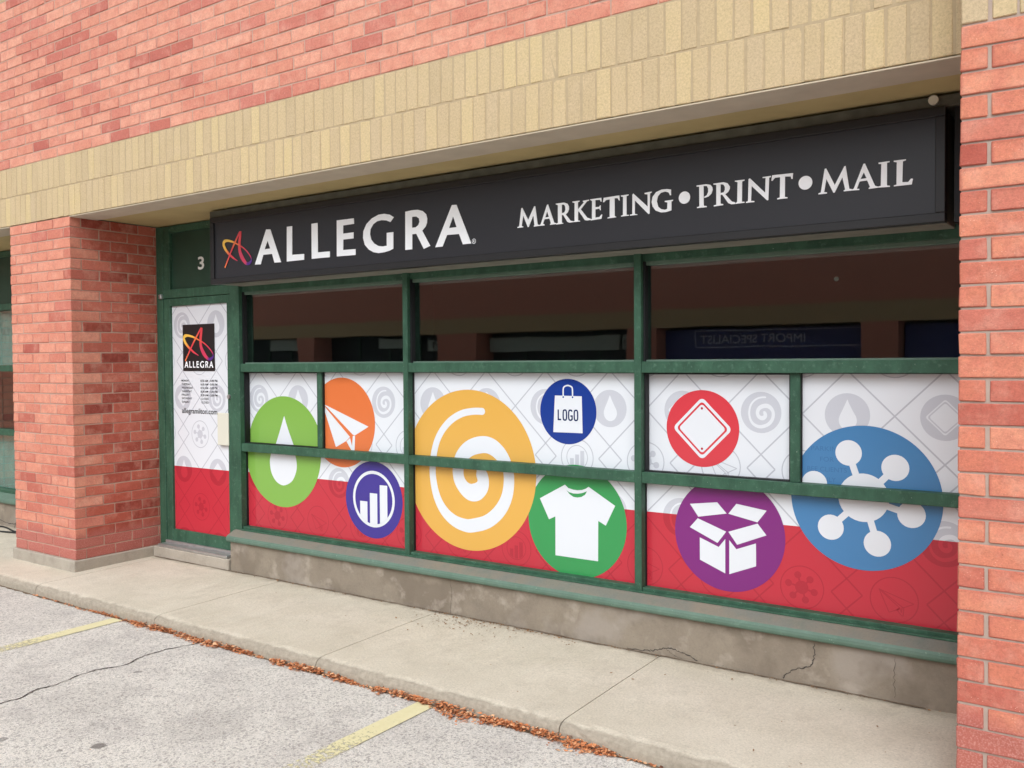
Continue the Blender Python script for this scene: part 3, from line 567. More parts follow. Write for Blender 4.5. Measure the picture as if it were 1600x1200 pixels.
# pale soldier band
band = empty('brick_band', (-3.0, 0.1, ZB), 'pale buff band of two upright brick courses above the recess', 'brick band')
box('mortar', (XA, XR - 0.005, 0.0028, 0.22, ZB + 0.006, Z0 + 0.002), M['mortar_pale'], band)
bb = Bricks(band, M['soldier'], 'soldier_brick')
for r in range(2):
    x = XA + 0.03 * r
    while x < XB - 0.03:
        xe = min(x + 0.0752 + random.uniform(-.002, .002), XB - 0.003); z = ZB + r * SH + (J / 2 if r else 0.004)
        bb.add(x, xe, 0, BD, z, ZB + (r + 1) * SH - J / 2, 'x', seen(x, xe, 0, z, z + SH)); x += 0.0842
bb.finish()
blk = box('wall_backing', (XA, 4.0, 0.3, 8.0, ZB + 0.05, 7.5), M['dark']); tag(blk, 'plain inner mass of the building above the shop', 'building', kind='structure')

# left pier (its front and its return beside the door)
pier = empty('brick_pier', ((XL0 + XL1) / 2, 0.38, 0), 'salmon brick pier on a concrete plinth left of the shop door', 'brick pier')
ZP = 0.082
box('mortar', (XL0 + REC, XL1 - REC, REC, D + 0.02, ZP - 0.01, ZB - 0.002), M['mortar'], pier)
box('plinth', (XL0 - 0.02, XL1 + 0.018, -0.022, D - 0.002, -0.05, ZP), M['plinth'], pier, 0.008, 2)
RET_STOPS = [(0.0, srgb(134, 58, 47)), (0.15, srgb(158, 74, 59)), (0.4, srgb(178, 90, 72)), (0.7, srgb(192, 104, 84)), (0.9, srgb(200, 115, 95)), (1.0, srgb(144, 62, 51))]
M['brick_return'] = brick_mat('red_brick_return', RET_STOPS, grime=0.30)  # darker, redder stops for the return bricks behind the corner
bp = Bricks(pier, M['brick_pier']); br = Bricks(pier, M['brick_return'])
for r in range(33):
    z = ZP + r * CO + J / 2; z1 = min(z + BH, ZB - 0.003)
    if r % 2 == 0:                                        # long face to the street
        x = XL1
        while x > XL0 + 0.02:
            x0 = max(x - BL, XL0)
            bp.add(x0, x, 0, BD, z, z1); x = x0 - J
        y = BD + J
    else:
        bp.add(XL1 - BD, XL1, 0, BL, z, z1, 'y'); x = XL1 - BD - J
        while x > XL0 + 0.02:
            x0 = max(x - BL, XL0); bp.add(x0, x, 0, BD, z, z1); x = x0 - J
        y = BL + J
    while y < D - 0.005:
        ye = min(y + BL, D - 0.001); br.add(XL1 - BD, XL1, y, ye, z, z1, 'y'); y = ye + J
    y = BD + J                                             # far side of the pier, out of view
    while y < D - 0.005:
        ye = min(y + BL, D - 0.001); bp.add(XL0, XL0 + BD, y, ye, z, z1, 'y', False); y = ye + J
bp.finish()

# the wall goes on to the left beyond the next window, out of the picture
wl = empty('brick_pier', (-11.8, 0.38, 0), 'brick pier beyond the window with teal blinds, far left', 'brick pier')
box('mortar', (-14.0, -9.406, REC, D + 0.3, -0.05, ZB - 0.002), M['mortar'], wl)
bl_ = Bricks(wl, M['brick_pier'])
for r in range(34):
    z = ZP + (r - 1) * CO + J / 2; x = -9.4
    if r % 2: bl_.add(x - BD, x, 0, BD, z, min(z + BH, ZB - .003), 'x', False); x -= BD + J
    while x > -13.9:
        bl_.add(max(x - BL, -14), x, 0, BD, z, min(z + BH, ZB - .003), 'x', False); x -= ML
    y = BD + J
    while y < D: bl_.add(-9.4 - BD, -9.4, y, min(y + BL, D), z, min(z + BH, ZB - .003), 'y', False); y += ML
bl_.finish()

# right pier: the wall steps forward here
NEAR_STOPS = [(0.0, srgb(176, 90, 76)), (0.12, srgb(194, 110, 92)), (0.28, srgb(210, 128, 102)), (0.5, srgb(216, 138, 110)), (0.75, srgb(223, 150, 121)), (0.9, srgb(196, 114, 97)), (1.0, srgb(172, 84, 71))]
M['brick_near'] = brick_mat('red_brick_near', NEAR_STOPS, grime=0.40)
pr = empty('brick_pier', (XR + 0.6, YR + 0.5, 0), 'near salmon brick pier at the right with wide grey mortar joints', 'brick pier')
XP = XR + 1.3
box('mortar', (XR + REC, XP - REC, YR + 0.007, 0.9, -0.12, 6.0), M['mortar_grey'], pr)
b2 = Bricks(pr, M['brick_near'])
JW = 0.013
r0_, r1_ = -1, 33
for r in range(r0_, r1_):
    z = ZB - (33 - r) * CO + J / 2; x = XR; k = 0
    first = 0.087 if r % 2 else BL
    while x < XP - 0.01:
        L_ = first if k == 0 else BL; xe = min(x + L_, XP)
        b2.add(x, xe, YR, YR + BD, z, z + BH, 'x', seen(x, xe, YR, z, z + BH, 20)); x = xe + JW; k += 1
    y = YR + BD + J if r % 2 == 0 else YR + BL + J
    if r % 2: b2.add(XR, XR + 0.0005 + 0.086, YR + BD + 0.002, YR + BL, z, z + BH, 'y', False)
    while y < D - 0.01:
        ye = min(y + BL, D); b2.add(XR, XR + BD, y, ye, z, z + BH, 'y', False); y = ye + J
b2.finish()
b3 = Bricks(pr, M['soldier'], 'soldier_brick')
for r in range(2):
    x = XR; k = 0
    while x < XP - 0.03:
        xe = x + (0.087 if k == 0 else 0.0752); z = ZB + r * SH + J / 2
        b3.add(x, xe, YR, YR + BD, z, z + SH - J, 'x', seen(x, xe, YR, z, z + SH)); x = xe + (JW if k == 0 else J); k += 1
    y = YR + BD + J
    while y < -0.09:
        b3.add(XR, XR + BD, y, y + 0.0752, ZB + r * SH + J / 2, ZB + (r + 1) * SH - J / 2, 'y', False); y += 0.0842
b3.finish()
b4 = Bricks(pr, M['brick_pier'])
for r in range(30):
    z = Z0 + r * CO + J / 2; x = XR
    while x < XP - 0.02:
        xe = min(x + (BD if (r % 2 and x == XR) else BL), XP); b4.add(x, xe, YR, YR + BD, z, z + BH, 'x', False); x = xe + J
    y = YR + BD + J
    while y < -0.05:
        ye = min(y + BL, -0.01); b4.add(XR, XR + BD, y, ye, z, z + BH, 'y', False); y = ye + J
b4.finish()

# lintel and soffit under the band
lin = empty('steel_lintel', (-2.5, 0.1, ZB), 'painted steel lintel plate under the pale brick band', 'lintel')
for a, b in ((XL1 + 0.002, XR - 0.002), (XA, XL0 - 0.002)):
    box('plate', (a, b, 0.004, 0.235, ZB - 0.008, ZB + 0.001), M['lintel'], lin, 0.0015)
    box('edge', (a, b, -0.001, 0.0035, ZB - 0.007, ZB - 0.001), M['lintel_edge'], lin)
sof = empty('soffit', (-2.5, 0.5, ZB), 'olive beige painted soffit over the recessed shop front', 'soffit')
for a, b in ((XL1 + 0.002, XR - 0.002), (XA, XL0 - 0.002)):
    box('panel', (a, b, 0.236, D + 0.2, ZB + 0.002, ZB + 0.04), M['soffit'], sof)

# ------------------------------------------------------------------ foundation under the windows, door step
fw = box('foundation_wall', (-4.462, XR + 0.02, 0.70, 0.95, -0.1, 0.2365), M['found'], None, 0.004)
tag(fw, 'stained cracked grey concrete base wall under the shop windows', 'foundation wall')
for pts in ([(-0.90, 0.004), (-0.80, 0.01), (-0.74, 0.02), (-0.688, 0.041), (-0.621, 0.053), (-0.564, 0.038), (-0.507, 0.03), (-0.469, 0.009)], [(-0.66, 0.045), (-0.63, 0.025), (-0.60, 0.012), (-0.56, 0.006)],
            [(0.005, 0.004), (0.02, 0.03), (0.058, 0.067), (0.117, 0.085), (0.156, 0.109), (0.163, 0.15), (0.163, 0.219)], [(-2.2, 0.0), (-2.195, 0.12), (-2.2, 0.225)], [(0.55, 0.02), (0.545, 0.12), (0.55, 0.22)]):
    crack('crack', pts, True, 0.005 if len(pts) > 4 else 0.0018, fw, M['crack'], 0.6985)
st = box('door_step', (XL1 + 0.02, -4.466, 0.682, 0.95, -0.1, 0.088), M['plinth'], None, 0.006, 2)
tag(st, 'low concrete step under the shop door threshold', 'door step')
# dirt-filled seam where walk meets wall
crack('seam', [(-5.45, 0.674)] + [(-4.4 + 0.3 * k, 0.688 + random.uniform(-.006, .004)) for k in range(18)], False, 0.014, sw, M['dirt'], 0.0035)

# ------------------------------------------------------------------ shop window
X_A, X_S1, X_B, X_C, X_S2, X_E = (-4.515, -4.40), (-3.555, -3.507), (-2.664, -2.620), (-0.888, -0.842), (0.005, 0.059), (0.985, 1.04)
RU, RL, ZWB, ZHD = (1.5935, 1.659), (0.956, 1.020), 0.349, 2.235
win = empty('storefront_window', (-1.8, 0.83, 0.2365), 'green framed shop window wall with printed vinyl circles and dark upper panes', 'shop window')
for nm, (a, b) in (('mullion', X_B), ('mullion', X_C), ('mullion', X_E)):
    box(nm, (a, b, D, D + 0.13, 0.318, ZB - 0.004), M['green'], win, 0.003)
box('mullion', (X_A[0], X_A[1], D - 0.004, D + 0.13, 0.235, ZB - 0.004), M['green'], win, 0.003)
for a, b in ((X_A[1], X_B[0]), (X_B[1], X_C[0]), (X_C[1], X_E[0])):
    box('rail', (a - 0.001, b + 0.001, D + 0.005, D + 0.125, RU[0], RU[1]), M['green'], win, 0.003)
    box('rail', (a - 0.001, b + 0.001, D + 0.005, D + 0.125, RL[0], RL[1]), M['green'], win, 0.003)
    box('head_rail', (a - 0.001, b + 0.001, D + 0.03, D + 0.125, ZHD, ZB - 0.006), M['green'], win, 0.003)
    box('bottom_rail', (a - 0.001, b + 0.001, D + 0.012, D + 0.125, 0.316, ZWB), M['green'], win, 0.003)
    box('glazing_bead', (a - 0.001, b + 0.001, D + 0.045, D + 0.069, ZHD - 0.022, ZHD + 0.002), M['green_worn'], win, 0.003)
    box('glazing_bead', (a - 0.001, b + 0.001, D + 0.045, D + 0.069, RU[1] - 0.002, RU[1] + 0.010), M['green_worn'], win, 0.002)
box('muntin', (*X_S1, D + 0.035, D + 0.12, RL[1] - 0.001, RU[0] + 0.001), M['green'], win, 0.003)
box('muntin', (*X_S2, D + 0.035, D + 0.12, RL[1] - 0.001, RU[0] + 0.001), M['green'], win, 0.003)
sp = [(0.95, 0.23), (0.95, 0.330), (D + 0.005, 0.322), (0.745, 0.318), (0.690, 0.292), (0.676, 0.284), (0.667, 0.272), (0.664, 0.258), (0.666, 0.246), (0.672, 0.2385), (0.69, 0.2375)]
so_ = prism('sill', sp, -4.47, XR + 0.02, M['green_worn'], win)
so_.data.materials.append(M['sill_top'])
for p in so_.data.polygons:
    if p.normal.z > 0.3 and p.normal.y < 0.2 and p.center.y > -0.13 + 0: p.material_index = 1 if p.normal.z > 0.8 or p.normal.z > 0.85 else 0
box('sill_lip', (-4.40, XR, D - 0.012, D + 0.012, 0.318, 0.330), M['green'], win, 0.003)

# ---- print artwork
_d = ICONS['drop'][0]; ICONS['drop'] = [[(p[0], p[1]) for p in smooth_path([(a, c_, 0.0) for a, c_ in _d + [_d[0]]], 4)][:-1]]
def place(loop, c, r): return [(c[0] + p[0] * r, c[1] + p[1] * r) for p in loop]
def spiral_polys(c, r, k=3): 
    q, L, R = ribbon(SPIRAL, k); qs = [place(a, c, r) for a in q]
    x, z, wd = SPIRAL[0]; qs.append(place([(x + wd / 2 * math.sin(math.pi * i / 10), z + wd / 2 * math.cos(math.pi * i / 10)) for i in range(11)], c, r)); return qs
def hub_polys(c, r):
    out = [circ(c[0] - 0.005 * r, c[1] + 0.005 * r, 0.335 * r, 36)]
    for (x, z) in ((-0.204, 0.614), (0.405, 0.443), (-0.671, 0.155), (-0.443, -0.446), (0.179, -0.611), (0.611, -0.174)):
        out.append(circ(c[0] + x * r, c[1] + z * r, 0.178 * r, 28)); q = math.hypot(x, z)
        out.append(place(bar2((x / q * 0.3, z / q * 0.3), (x / q * 0.5, z / q * 0.5), 0.09), c, r))
    return out
def bars_polys(c, r, with_ring=True):
    out = []
    cc = (0.0, 0.02)
    if with_ring: out += [place(a, c, r) for a in ring(cc[0], cc[1], 0.735, 0.655, 48)]
    for x0, x1, t in ((-0.48, -0.22, -0.06), (-0.13, 0.13, 0.17), (0.22, 0.48, 0.40)):
        lo = [(x0 + (x1 - x0) * i / 6) for i in range(7)]
        out.append(place([(x1, t), (x0, t)] + [(x, cc[1] - math.sqrt(max(0, 0.66 ** 2 - x * x))) for x in lo], c, r))
    return out
def rdiamond(h, rad=0.10):
    out = []; s = h - rad * 1.414
    for k in range(4):
        a0 = math.pi / 2 * k
        for j in range(5):
            a = a0 - math.pi / 4 + math.pi / 2 * j / 4; out.append((s * math.cos(a0) + rad * math.cos(a), s * math.sin(a0) + rad * math.sin(a)))
    return out
def frame_quads(a, b): return [[a[i], a[(i + 1) % len(a)], b[(i + 1) % len(b)], b[i]] for i in range(len(a))]

PX, PZ0, PDX, PDZ = 0.744, 1.379, 0.457, 0.306     # lattice of the faint background pattern
def pattern(xmin, xmax, zmin, zmax, px=PX, pz=PZ0):
    """(lines, fills, pale icons) polygons covering the window"""
    LN, FL, IC = [], [], []
    wd = 0.0078; h = PDX / 2; dd = PDZ - h
    for row in range(-2, 5):
        for k in range(-3, 18):
            x = px - PDX * k; z = pz - PDZ * row
            if not (xmin - 0.6 < x < xmax + 0.6 and zmin - 0.6 < z < zmax + 0.6): continue
            if row % 2 == 0:      # filled disc row (row 0, 2, -2)
                FL.append(circ(x, z, 0.112, 36)); c = (x, z); kind = (k + (2 if row % 4 else 0)) % 3
                if kind == 0:
                    a, b = rdiamond(0.80), rdiamond(0.72); IC.extend(place(q, c, 0.112) for q in frame_quads(a, b)); IC.append(place(rdiamond(0.64), c, 0.112))
                elif kind == 1: IC.append(place([(p[0] , p[1]) for p in ICONS['drop'][0]], c, 0.125))
                else: IC.extend(spiral_polys(c, 0.112, 2))
                # the X between discs, running down into the small diamonds
                for s in (-1, 1):
                    LN.append(bar2((x + h, z), (x + h + s * h, z - h), wd)); LN.append(bar2((x + h, z), (x + h + s * h, z + h), wd))
            else:
                for s in (-1, 1):  # small diamond below the disc column
                    LN.append(bar2((x, z + dd), (x + s * dd, z), wd)); LN.append(bar2((x + s * dd, z), (x, z - dd), wd))
                x2 = x - h; c = (x2, z); kind = (k + (0 if row in (1, -3) else 2)) % 3
                LN.extend(ring(x2, z, 0.116, 0.110, 36))
                if kind == 0: FL.extend(hub_polys(c, 0.105))
                elif kind == 1:
                    FL.extend(bars_polys(c, 0.105, False)); LN.extend(ring(x2, z, 0.076, 0.071, 32))
                else:
                    for l in ICONS['plane']:
                        l = place(l, c, 0.115)
                        LN.extend(bar2(l[i], l[(i + 1) % len(l)], 0.0045) for i in range(len(l)))
    return LN, FL, IC
REDZ = 0.783
PAT = pattern(-4.6, 1.2, 0.2, 1.7)
def place_icon(name, c, r):
    if name == 'spiral': return [outline_poly for outline_poly in spiral_polys(c, r, 4)]
    if name == 'hub': return hub_polys(c, r)
    if name == 'bars': return bars_polys(c, r)
    return [place(l, c, r) for l in ICONS[name]]
def art(pane, rect, y, lattice, discs=True):
    """vinyl print on one pane: everything is cut to the pane's own rectangle"""
    x0, x1, z0, z1 = rect
    def cl(polys, lo, hi):
        out = []
        for l in polys:
            q = clip(l, x0, x1, max(z0, lo), min(z1, hi))
            if q: out.append([q])
        return out
    if z0 < REDZ: flat('red_band', cl([[(x0, z0), (x1, z0), (x1, REDZ), (x0, REDZ)]], -9, 9), y - 0.0002, M['redfilm'], pane)
    LN, FL, IC = lattice
    for lo, hi, ml, mf, mi in ((REDZ, 9, 'patline', 'pat', 'white'), (-9, REDZ, 'patred', 'patred', 'redfilm')):
        if hi < z0 or lo > z1: continue
        flat('printed_line', cl(LN, lo, hi), y - 0.0003, M[ml], pane, stag=0.000013); flat('printed_emblem', cl(FL, lo, hi), y - 0.0004, M[mf], pane, stag=0.000013); flat('printed_emblem', cl(IC, lo, hi), y - 0.0005, M[mi], pane, stag=0.000013)
    if not discs: return
    off = 0.0006
    for nm, icon in (('green', 'drop'), ('orange', 'plane'), ('green2', 'shirt'), ('yellow', 'spiral'), ('navy', 'bars'), ('blue', 'bag'), ('red', 'sign'), ('purple', 'box'), ('sky', 'hub')):
        cx, cz, r = DISCS[nm]; off += 0.0001
        if nm == 'orange' and x1 < -3.5: continue
        d = cl([circ(cx, cz, r, 96)], -9, 9)
        if not d: continue
        do = flat('printed_disc', d, y - off, M['d_' + nm], pane)
        c = (cx, cz); yi = y - off - 0.00025
        if icon == 'sign':
            a, b = rdiamond(0.82, 0.12), rdiamond(0.715, 0.09)
            flat('printed_icon', cl([place(q, c, r) for q in frame_quads(a, b)], -9, 9), yi, M['white'], pane)
            flat('printed_icon', cl([place(rdiamond(0.645, 0.07), c, r)], -9, 9), yi, M['white'], pane)
            flat('printed_dot', cl([place(circ(-0.003, s * 0.525, 0.033, 14), c, r) for s in (1, -1)], -9, 9), yi - 0.00015, M['patred'], pane)
        elif icon == 'bag':
            flat('printed_icon', cl([place(ICONS['bag'][0], c, r)], -9, 9), yi, M['white'], pane)
            flat('printed_icon', cl([place(q, c, r) for q in ribbon(BAG_HANDLE, 4)[0]], -9, 9), yi - 0.00012, M['white'], pane)
            (ax, az), (bx, bz) = LOGO_TEXT[0], LOGO_TEXT[3]
            flat('printed_dot', cl([place(circ(BAG_HANDLE[i][0], 0.44, 0.03, 12), c, r) for i in (0, -1)], -9, 9), yi - 0.00015, M['d_blue'], pane)
            logo_word(c, r, yi - 0.0002, pane)
        else:
            if icon == 'hub' and z1 > 1.1:
                for tx, w_, zz in (('PARKING', 0.16, 1.200), ('FOR', 0.07, 1.145), ('BEE CLIENTS', 0.20, 1.093), ('ONLY', 0.09, 1.040)):
                    text_mesh('printed_text', tx, 0.186, zz - 0.010, y - off - 0.00012, 0.024, M['parktext'], pane, w_, 'CENTER')
            for q in [cl(place_icon(icon, c, r), -9, 9)]:
                if q:
                    if icon in ('hub',):     # overlapping pieces: stack them a hair apart
                        for j, pq in enumerate(q): flat('printed_icon', [pq], yi - 0.00003 * j, M['white'], pane)
                    else: flat('printed_icon', q, yi, M['white'], pane)
            if icon == 'shirt': flat('printed_icon', cl([place(ICONS['collar'][0], c, r)], -9, 9), yi - 0.00015, M['d_green2'], pane)
def logo_word(c, r, y, pane):
    x0, x1 = LOGO_TEXT[0][0] + 0.02, LOGO_TEXT[1][0]; zt, zb = 0.055, -0.275; n = 4; g = (x1 - x0) / n; wd = 0.048
    for i, ch in enumerate('LOGO'):
        a = x0 + g * i + 0.02; b = a + g - 0.075; q = []
        if ch == 'L': q = [(a + 0.01, zt, wd), (a + 0.01, zb + wd / 2, wd), (b + 0.01, zb + wd / 2, wd)]; parts = [bar2((a + 0.02, zt), (a + 0.02, zb), wd), bar2((a + 0.02 + wd / 2, zb + wd / 2), (b, zb + wd / 2), wd)]
        else:
            rx = (b - a) / 2; cx = (a + b) / 2; h = (zt - zb) / 2; cz = (zt + zb) / 2
            pts = []
            for j in range(33):
                t = math.pi / 2 * 0.35 + 2 * math.pi * j / 32 if ch == 'O' else math.radians(35) + math.radians(290) * j / 32
                cs, sn = math.cos(t), math.sin(t)
                pts.append((cx + rx * math.copysign(abs(cs) ** 0.6, cs), cz + h * 0.93 * math.copysign(abs(sn) ** 0.6, sn), wd))
            parts = ribbon(pts, 1)[0]
            if ch == 'G': parts += [bar2((b, zb + 0.02), (b, cz), wd), bar2((cx, cz - wd / 2), (b - wd / 2, cz - wd / 2), wd)]
        flat('printed_letter', [[place(p, c, r)] for p in parts], y, M['text_navy'], pane)
M['text_navy'] = print_mat('film_navy_text', (40, 56, 104))

e = 0.006
panes = [(X_A[1], X_S1[0], RL[1], RU[0], 1), (X_S1[1], X_B[0], RL[1], RU[0], 0), (X_A[1], X_B[0], ZWB, RL[0], 0), (X_B[1], X_C[0], RL[1], RU[0], 0), (X_B[1], X_C[0], ZWB, RL[0], 0),
         (X_C[1], X_S2[0], RL[1], RU[0], 1), (X_S2[1], X_E[0], RL[1], RU[0], 0), (X_C[1], X_E[0], ZWB, RL[0], 0)]
for x0, x1, z0, z1, sunk in panes:
    y = YF + (0.022 if sunk else 0.0)
    p = box('window_pane', (x0 - e, x1 + e, y, y + 0.006, z0 - e, z1 + e), M['white'], win)
    art(p, (x0 - e + 0.0005, x1 + e - 0.0005, z0 - e + 0.0005, z1 + e - 0.0005), y, PAT)
    if sunk:
        g = 0.009
        V, F = boxes_data([(x0 - 0.002, x0 + g, D + 0.04, y - 0.0055, z0 - 0.002, z1 + 0.002), (x0 + g, x1 + 0.002, D + 0.04, y - 0.0055, z1 - g, z1 + 0.002), (x1 - 0.005, x1 + 0.002, D + 0.04, y - 0.0055, z0, z1 - g), (x0 + g, x1 - 0.005, D + 0.04, y - 0.0055, z0 - 0.002, z0 + 0.006)])
        mk('gasket', V, F, M['gasket'], win)
    else:
        g = 0.0035
        V, F = boxes_data([(x0 - 0.002, x0 + g, YF - 0.02, YF - 0.0055, z0 - 0.002, z1 + 0.002), (x0 + g, x1 + 0.002, YF - 0.02, YF - 0.0055, z1 - g, z1 + 0.002)])
        mk('gasket', V, F, M['gasket'], win)
for a, b in ((X_A[1], X_B[0]), (X_B[1], X_C[0]), (X_C[1], X_E[0])):
    box('glass_pane', (a - e, b + e, YF, YF + 0.006, RU[1] - e, ZHD + e), M['glass'], win)
    box('gasket', (a - 0.002, a + 0.012, D + 0.03, YF - 0.001, RU[1] + 0.0, ZHD), M['gasket'], win)
tag(flat('sticker', [[circ(0.232, 2.076, 0.012, 20)]], YF - 0.001, M['rail_dark'], win), None)

# ------------------------------------------------------------------ door
dr = empty('entrance_door', (-4.96, 0.8, 0.09), 'green framed shop door with printed white and red film and opening hours', 'door')
YD = D + 0.03
box('stile', (-5.412, -5.325, D + 0.006, D + 0.055, 0.136, 2.222), M['green'], dr, 0.004)
box('stile', (-4.565, -4.5175, D + 0.006, D + 0.055, 0.136, 2.222), M['green'], dr, 0.004)
box('top_rail', (-5.3255, -4.5645, D + 0.008, D + 0.055, 2.157, 2.222), M['green'], dr, 0.003)
box('bottom_rail', (-5.3255, -4.5645, D + 0.008, D + 0.055, 0.136, 0.236), M['green'], dr, 0.003)
dp = box('door_pane', (-5.335, -4.555, YD, YD + 0.006, 0.23, 2.163), M['white'], dr)
rect = (-5.33, -4.56, 0.232, 2.16)
DPAT = pattern(-5.5, -4.4, 0.2, 2.2, -4.735 + 0.457 * 9, 1.99 )
DPAT = tuple(DPAT)
def pattern_door():
    LN, FL, IC = [], [], []
    # same lattice, disc columns near both edges of the door
    for row in range(-1, 7):
        for k in range(-1, 4):
            x = -4.735 - PDX * k; z = 1.99 - 0.307 * row; h = PDX / 2; dd = 0.307 - h; wd = 0.0078
            if row % 2 == 0:
                FL.append(circ(x, z, 0.112, 36)); c = (x, z); kd = (k + row // 2) % 3
                if kd == 0: IC.append(place(ICONS['drop'][0], c, 0.125))
                elif kd == 1: IC.extend(spiral_polys(c, 0.112, 2))
                else: IC.append(place(rdiamond(0.7), c, 0.112))
                for s in (-1, 1): LN.extend([bar2((x + h, z), (x + h + s * h, z - h), wd), bar2((x + h, z), (x + h + s * h, z + h), wd)])
            else:
                for s in (-1, 1): LN.extend([bar2((x, z + dd), (x + s * dd, z), wd), bar2((x + s * dd, z), (x, z - dd), wd)])
                LN.extend(ring(x - h, z, 0.116, 0.110, 36)); FL.extend(hub_polys((x - h, z), 0.105))
    return LN, FL, IC
art(dp, rect, YD, pattern_door(), False)
# black plaque with the emblem and name
flat('plaque', [[[(-5.178, 1.600), (-4.750, 1.600), (-4.750, 1.994), (-5.178, 1.994)]]], YD - 0.003, M['plaque'] if 'plaque' in M else M['black'], dp)
def lerp(a, b, t): return tuple(a[i] + (b[i] - a[i]) * t for i in range(3))
YEL, ORG, REDC, PNK, PUR = srgb(246, 196, 84)[:3], srgb(240, 126, 70)[:3], srgb(222, 70, 78)[:3], srgb(206, 62, 92)[:3], srgb(84, 44, 128)[:3]
def emblem(cx, cz, h, y, parent, sx=1.0):
    V, F, C = [], [], []
    def run(S, cols, dy):
        q, L, R = ribbon([(x * sx, z, w_) for x, z, w_ in S], 4); n = len(q)
        for i, a in enumerate(q):
            b = len(V); V.extend((cx + p[0] * h, y - dy - 0.00002 * i, cz + p[1] * h) for p in a); F.append((b, b + 1, b + 2, b + 3))
            t = i / max(1, n - 1) * (len(cols) - 1); j = min(int(t), len(cols) - 2); C.append(lerp(cols[j], cols[j + 1], t - j))
    run(LOOP, [REDC, REDC, REDC, REDC, PNK, PNK, PNK, PUR, PUR, PUR, PNK, PNK, REDC, REDC, ORG, ORG, YEL, YEL, YEL, YEL, YEL, ORG, REDC, REDC, PNK], 0.0)
    run(LEG, [REDC, REDC, ORG, REDC, REDC, ORG], 0.0018)
    o = mk('emblem', V, F, M['ink'], parent)
    ca = o.data.color_attributes.new('ink', 'FLOAT_COLOR', 'CORNER')
    k = 0
    for p, c in zip(o.data.polygons, C):
        for _ in p.vertices: ca.data[k].color = (*c, 1); k += 1
    # ribbons may wind either way: face the street
    for p in o.data.polygons: pass
    return o
emblem(-4.962, 1.825, 0.278, YD - 0.0045, dp, 1.15)
S0 = [l for l in SIGN_LETTERS]
def small_name(x0, x1, z0, z1, y, parent, mat):
    ls = NAME_LETTERS
    ax = min(p[0] for k, l in ls for p in l[0]); bx = max(p[0] for k, l in ls for p in l[0]); az = min(p[1] for k, l in ls for p in l[0]); bz = max(p[1] for k, l in ls for p in l[0])
    for k, loops in ls:
        flat('letter', [[[(x0 + (p[0] - ax) / (bx - ax) * (x1 - x0), z0 + (p[1] - az) / (bz - az) * (z1 - z0)) for p in l] for l in loops]], y, mat, parent)
# the seven big letters of the name come first in reading order
_name = sorted([l for l in SIGN_LETTERS if max(p[0] for p in l[1][0]) < -1.7], key=lambda l: l[1][0][0][0])
NAME_LETTERS = _name
small_name(-5.158, -4.770, 1.627, 1.684, YD - 0.0045, dp, M['letter'])
for i, (d_, h_) in enumerate((('MONDAY', 1), ('TUESDAY', 1), ('WEDNESDAY', 1), ('THURSDAY', 1), ('FRIDAY', 1), ('SATURDAY', 0), ('SUNDAY', 0))):
    z = 1.511 - 0.0302 * i
    text_mesh('printed_text', d_, -5.205, z, YD - 0.0022, 0.017, M['text'], dp, 0.016 * len(d_) + 0.012, bold=0.01)
    if h_: text_mesh('printed_text', '8:30 AM - 5:00 PM', -4.945, z, YD - 0.0022, 0.017, M['text'], dp, 0.222, bold=0.01)
    else: text_mesh('printed_text', 'CLOSED', -4.940, z, YD - 0.0022, 0.017, M['text'], dp, 0.10)
text_mesh('printed_text', 'allegramilton.com', -5.205, 1.242, YD - 0.0022, 0.046, M['text'], dp, 0.475, bold=0.012)
box('pull_plate', (-4.690, -4.550, D - 0.004, D + 0.007, 0.994, 1.259), M['cream'], dr, 0.004, 2)
def disc_solid(name, c, r, y0, y1, mat, parent, n=20):
    a = circ(c[0], c[1], r, n); V = [(x, y0, z) for x, z in a] + [(x, y1, z) for x, z in a]
    F = [tuple(range(n))] + [(i + n, (i + 1) % n + n, (i + 1) % n, i) for i in range(n)] + [tuple(range(2 * n - 1, n - 1, -1))]
    return mk(name, V, F, mat, parent)
disc_solid('lock', (-4.538, 1.393), 0.017, D - 0.010, D + 0.008, M['alu'], dr)
box('pivot', (-5.447, -5.412, D - 0.02, D + 0.01, 2.222, 2.262), M['alu'], dr, 0.004)
box('threshold', (-5.43, -4.50, 0.690, D + 0.055, 0.088, 0.112), M['alu'], dr, 0.005)
box('sweep', (-5.42, -4.512, D - 0.008, D + 0.05, 0.112, 0.1355), M['alu'], dr, 0.004)

df = empty('door_frame', (-4.96, 0.82, 0.09), 'green metal frame around the shop door with dark transom panel above', 'door frame')
box('jamb', (XL1 + 0.001, -5.413, D + 0.0, D + 0.12, 0.088, ZB - 0.005), M['green'], df, 0.003)
box('head_rail', (-5.414, X_A[0] - 0.001, D + 0.002, D + 0.12, 2.226, 2.300), M['green'], df, 0.003)
box('jamb', (-5.414, -5.318, D + 0.004, D + 0.11, 2.299, ZB - 0.006), M['green'], df, 0.003)
box('top_rail', (-5.319, X_A[0] - 0.001, D + 0.006, D + 0.12, 2.785, ZB - 0.006), M['green'], df, 0.003)
tp = box('transom_panel', (-5.320, X_A[0] + 0.002, D + 0.032, D + 0.05, 2.298, 2.787), M['green_dark'], df)
text_mesh('number', '3', -4.960, 2.453, D + 0.0305, 0.104, M['number'], tp, 0.082, bold=0.02)

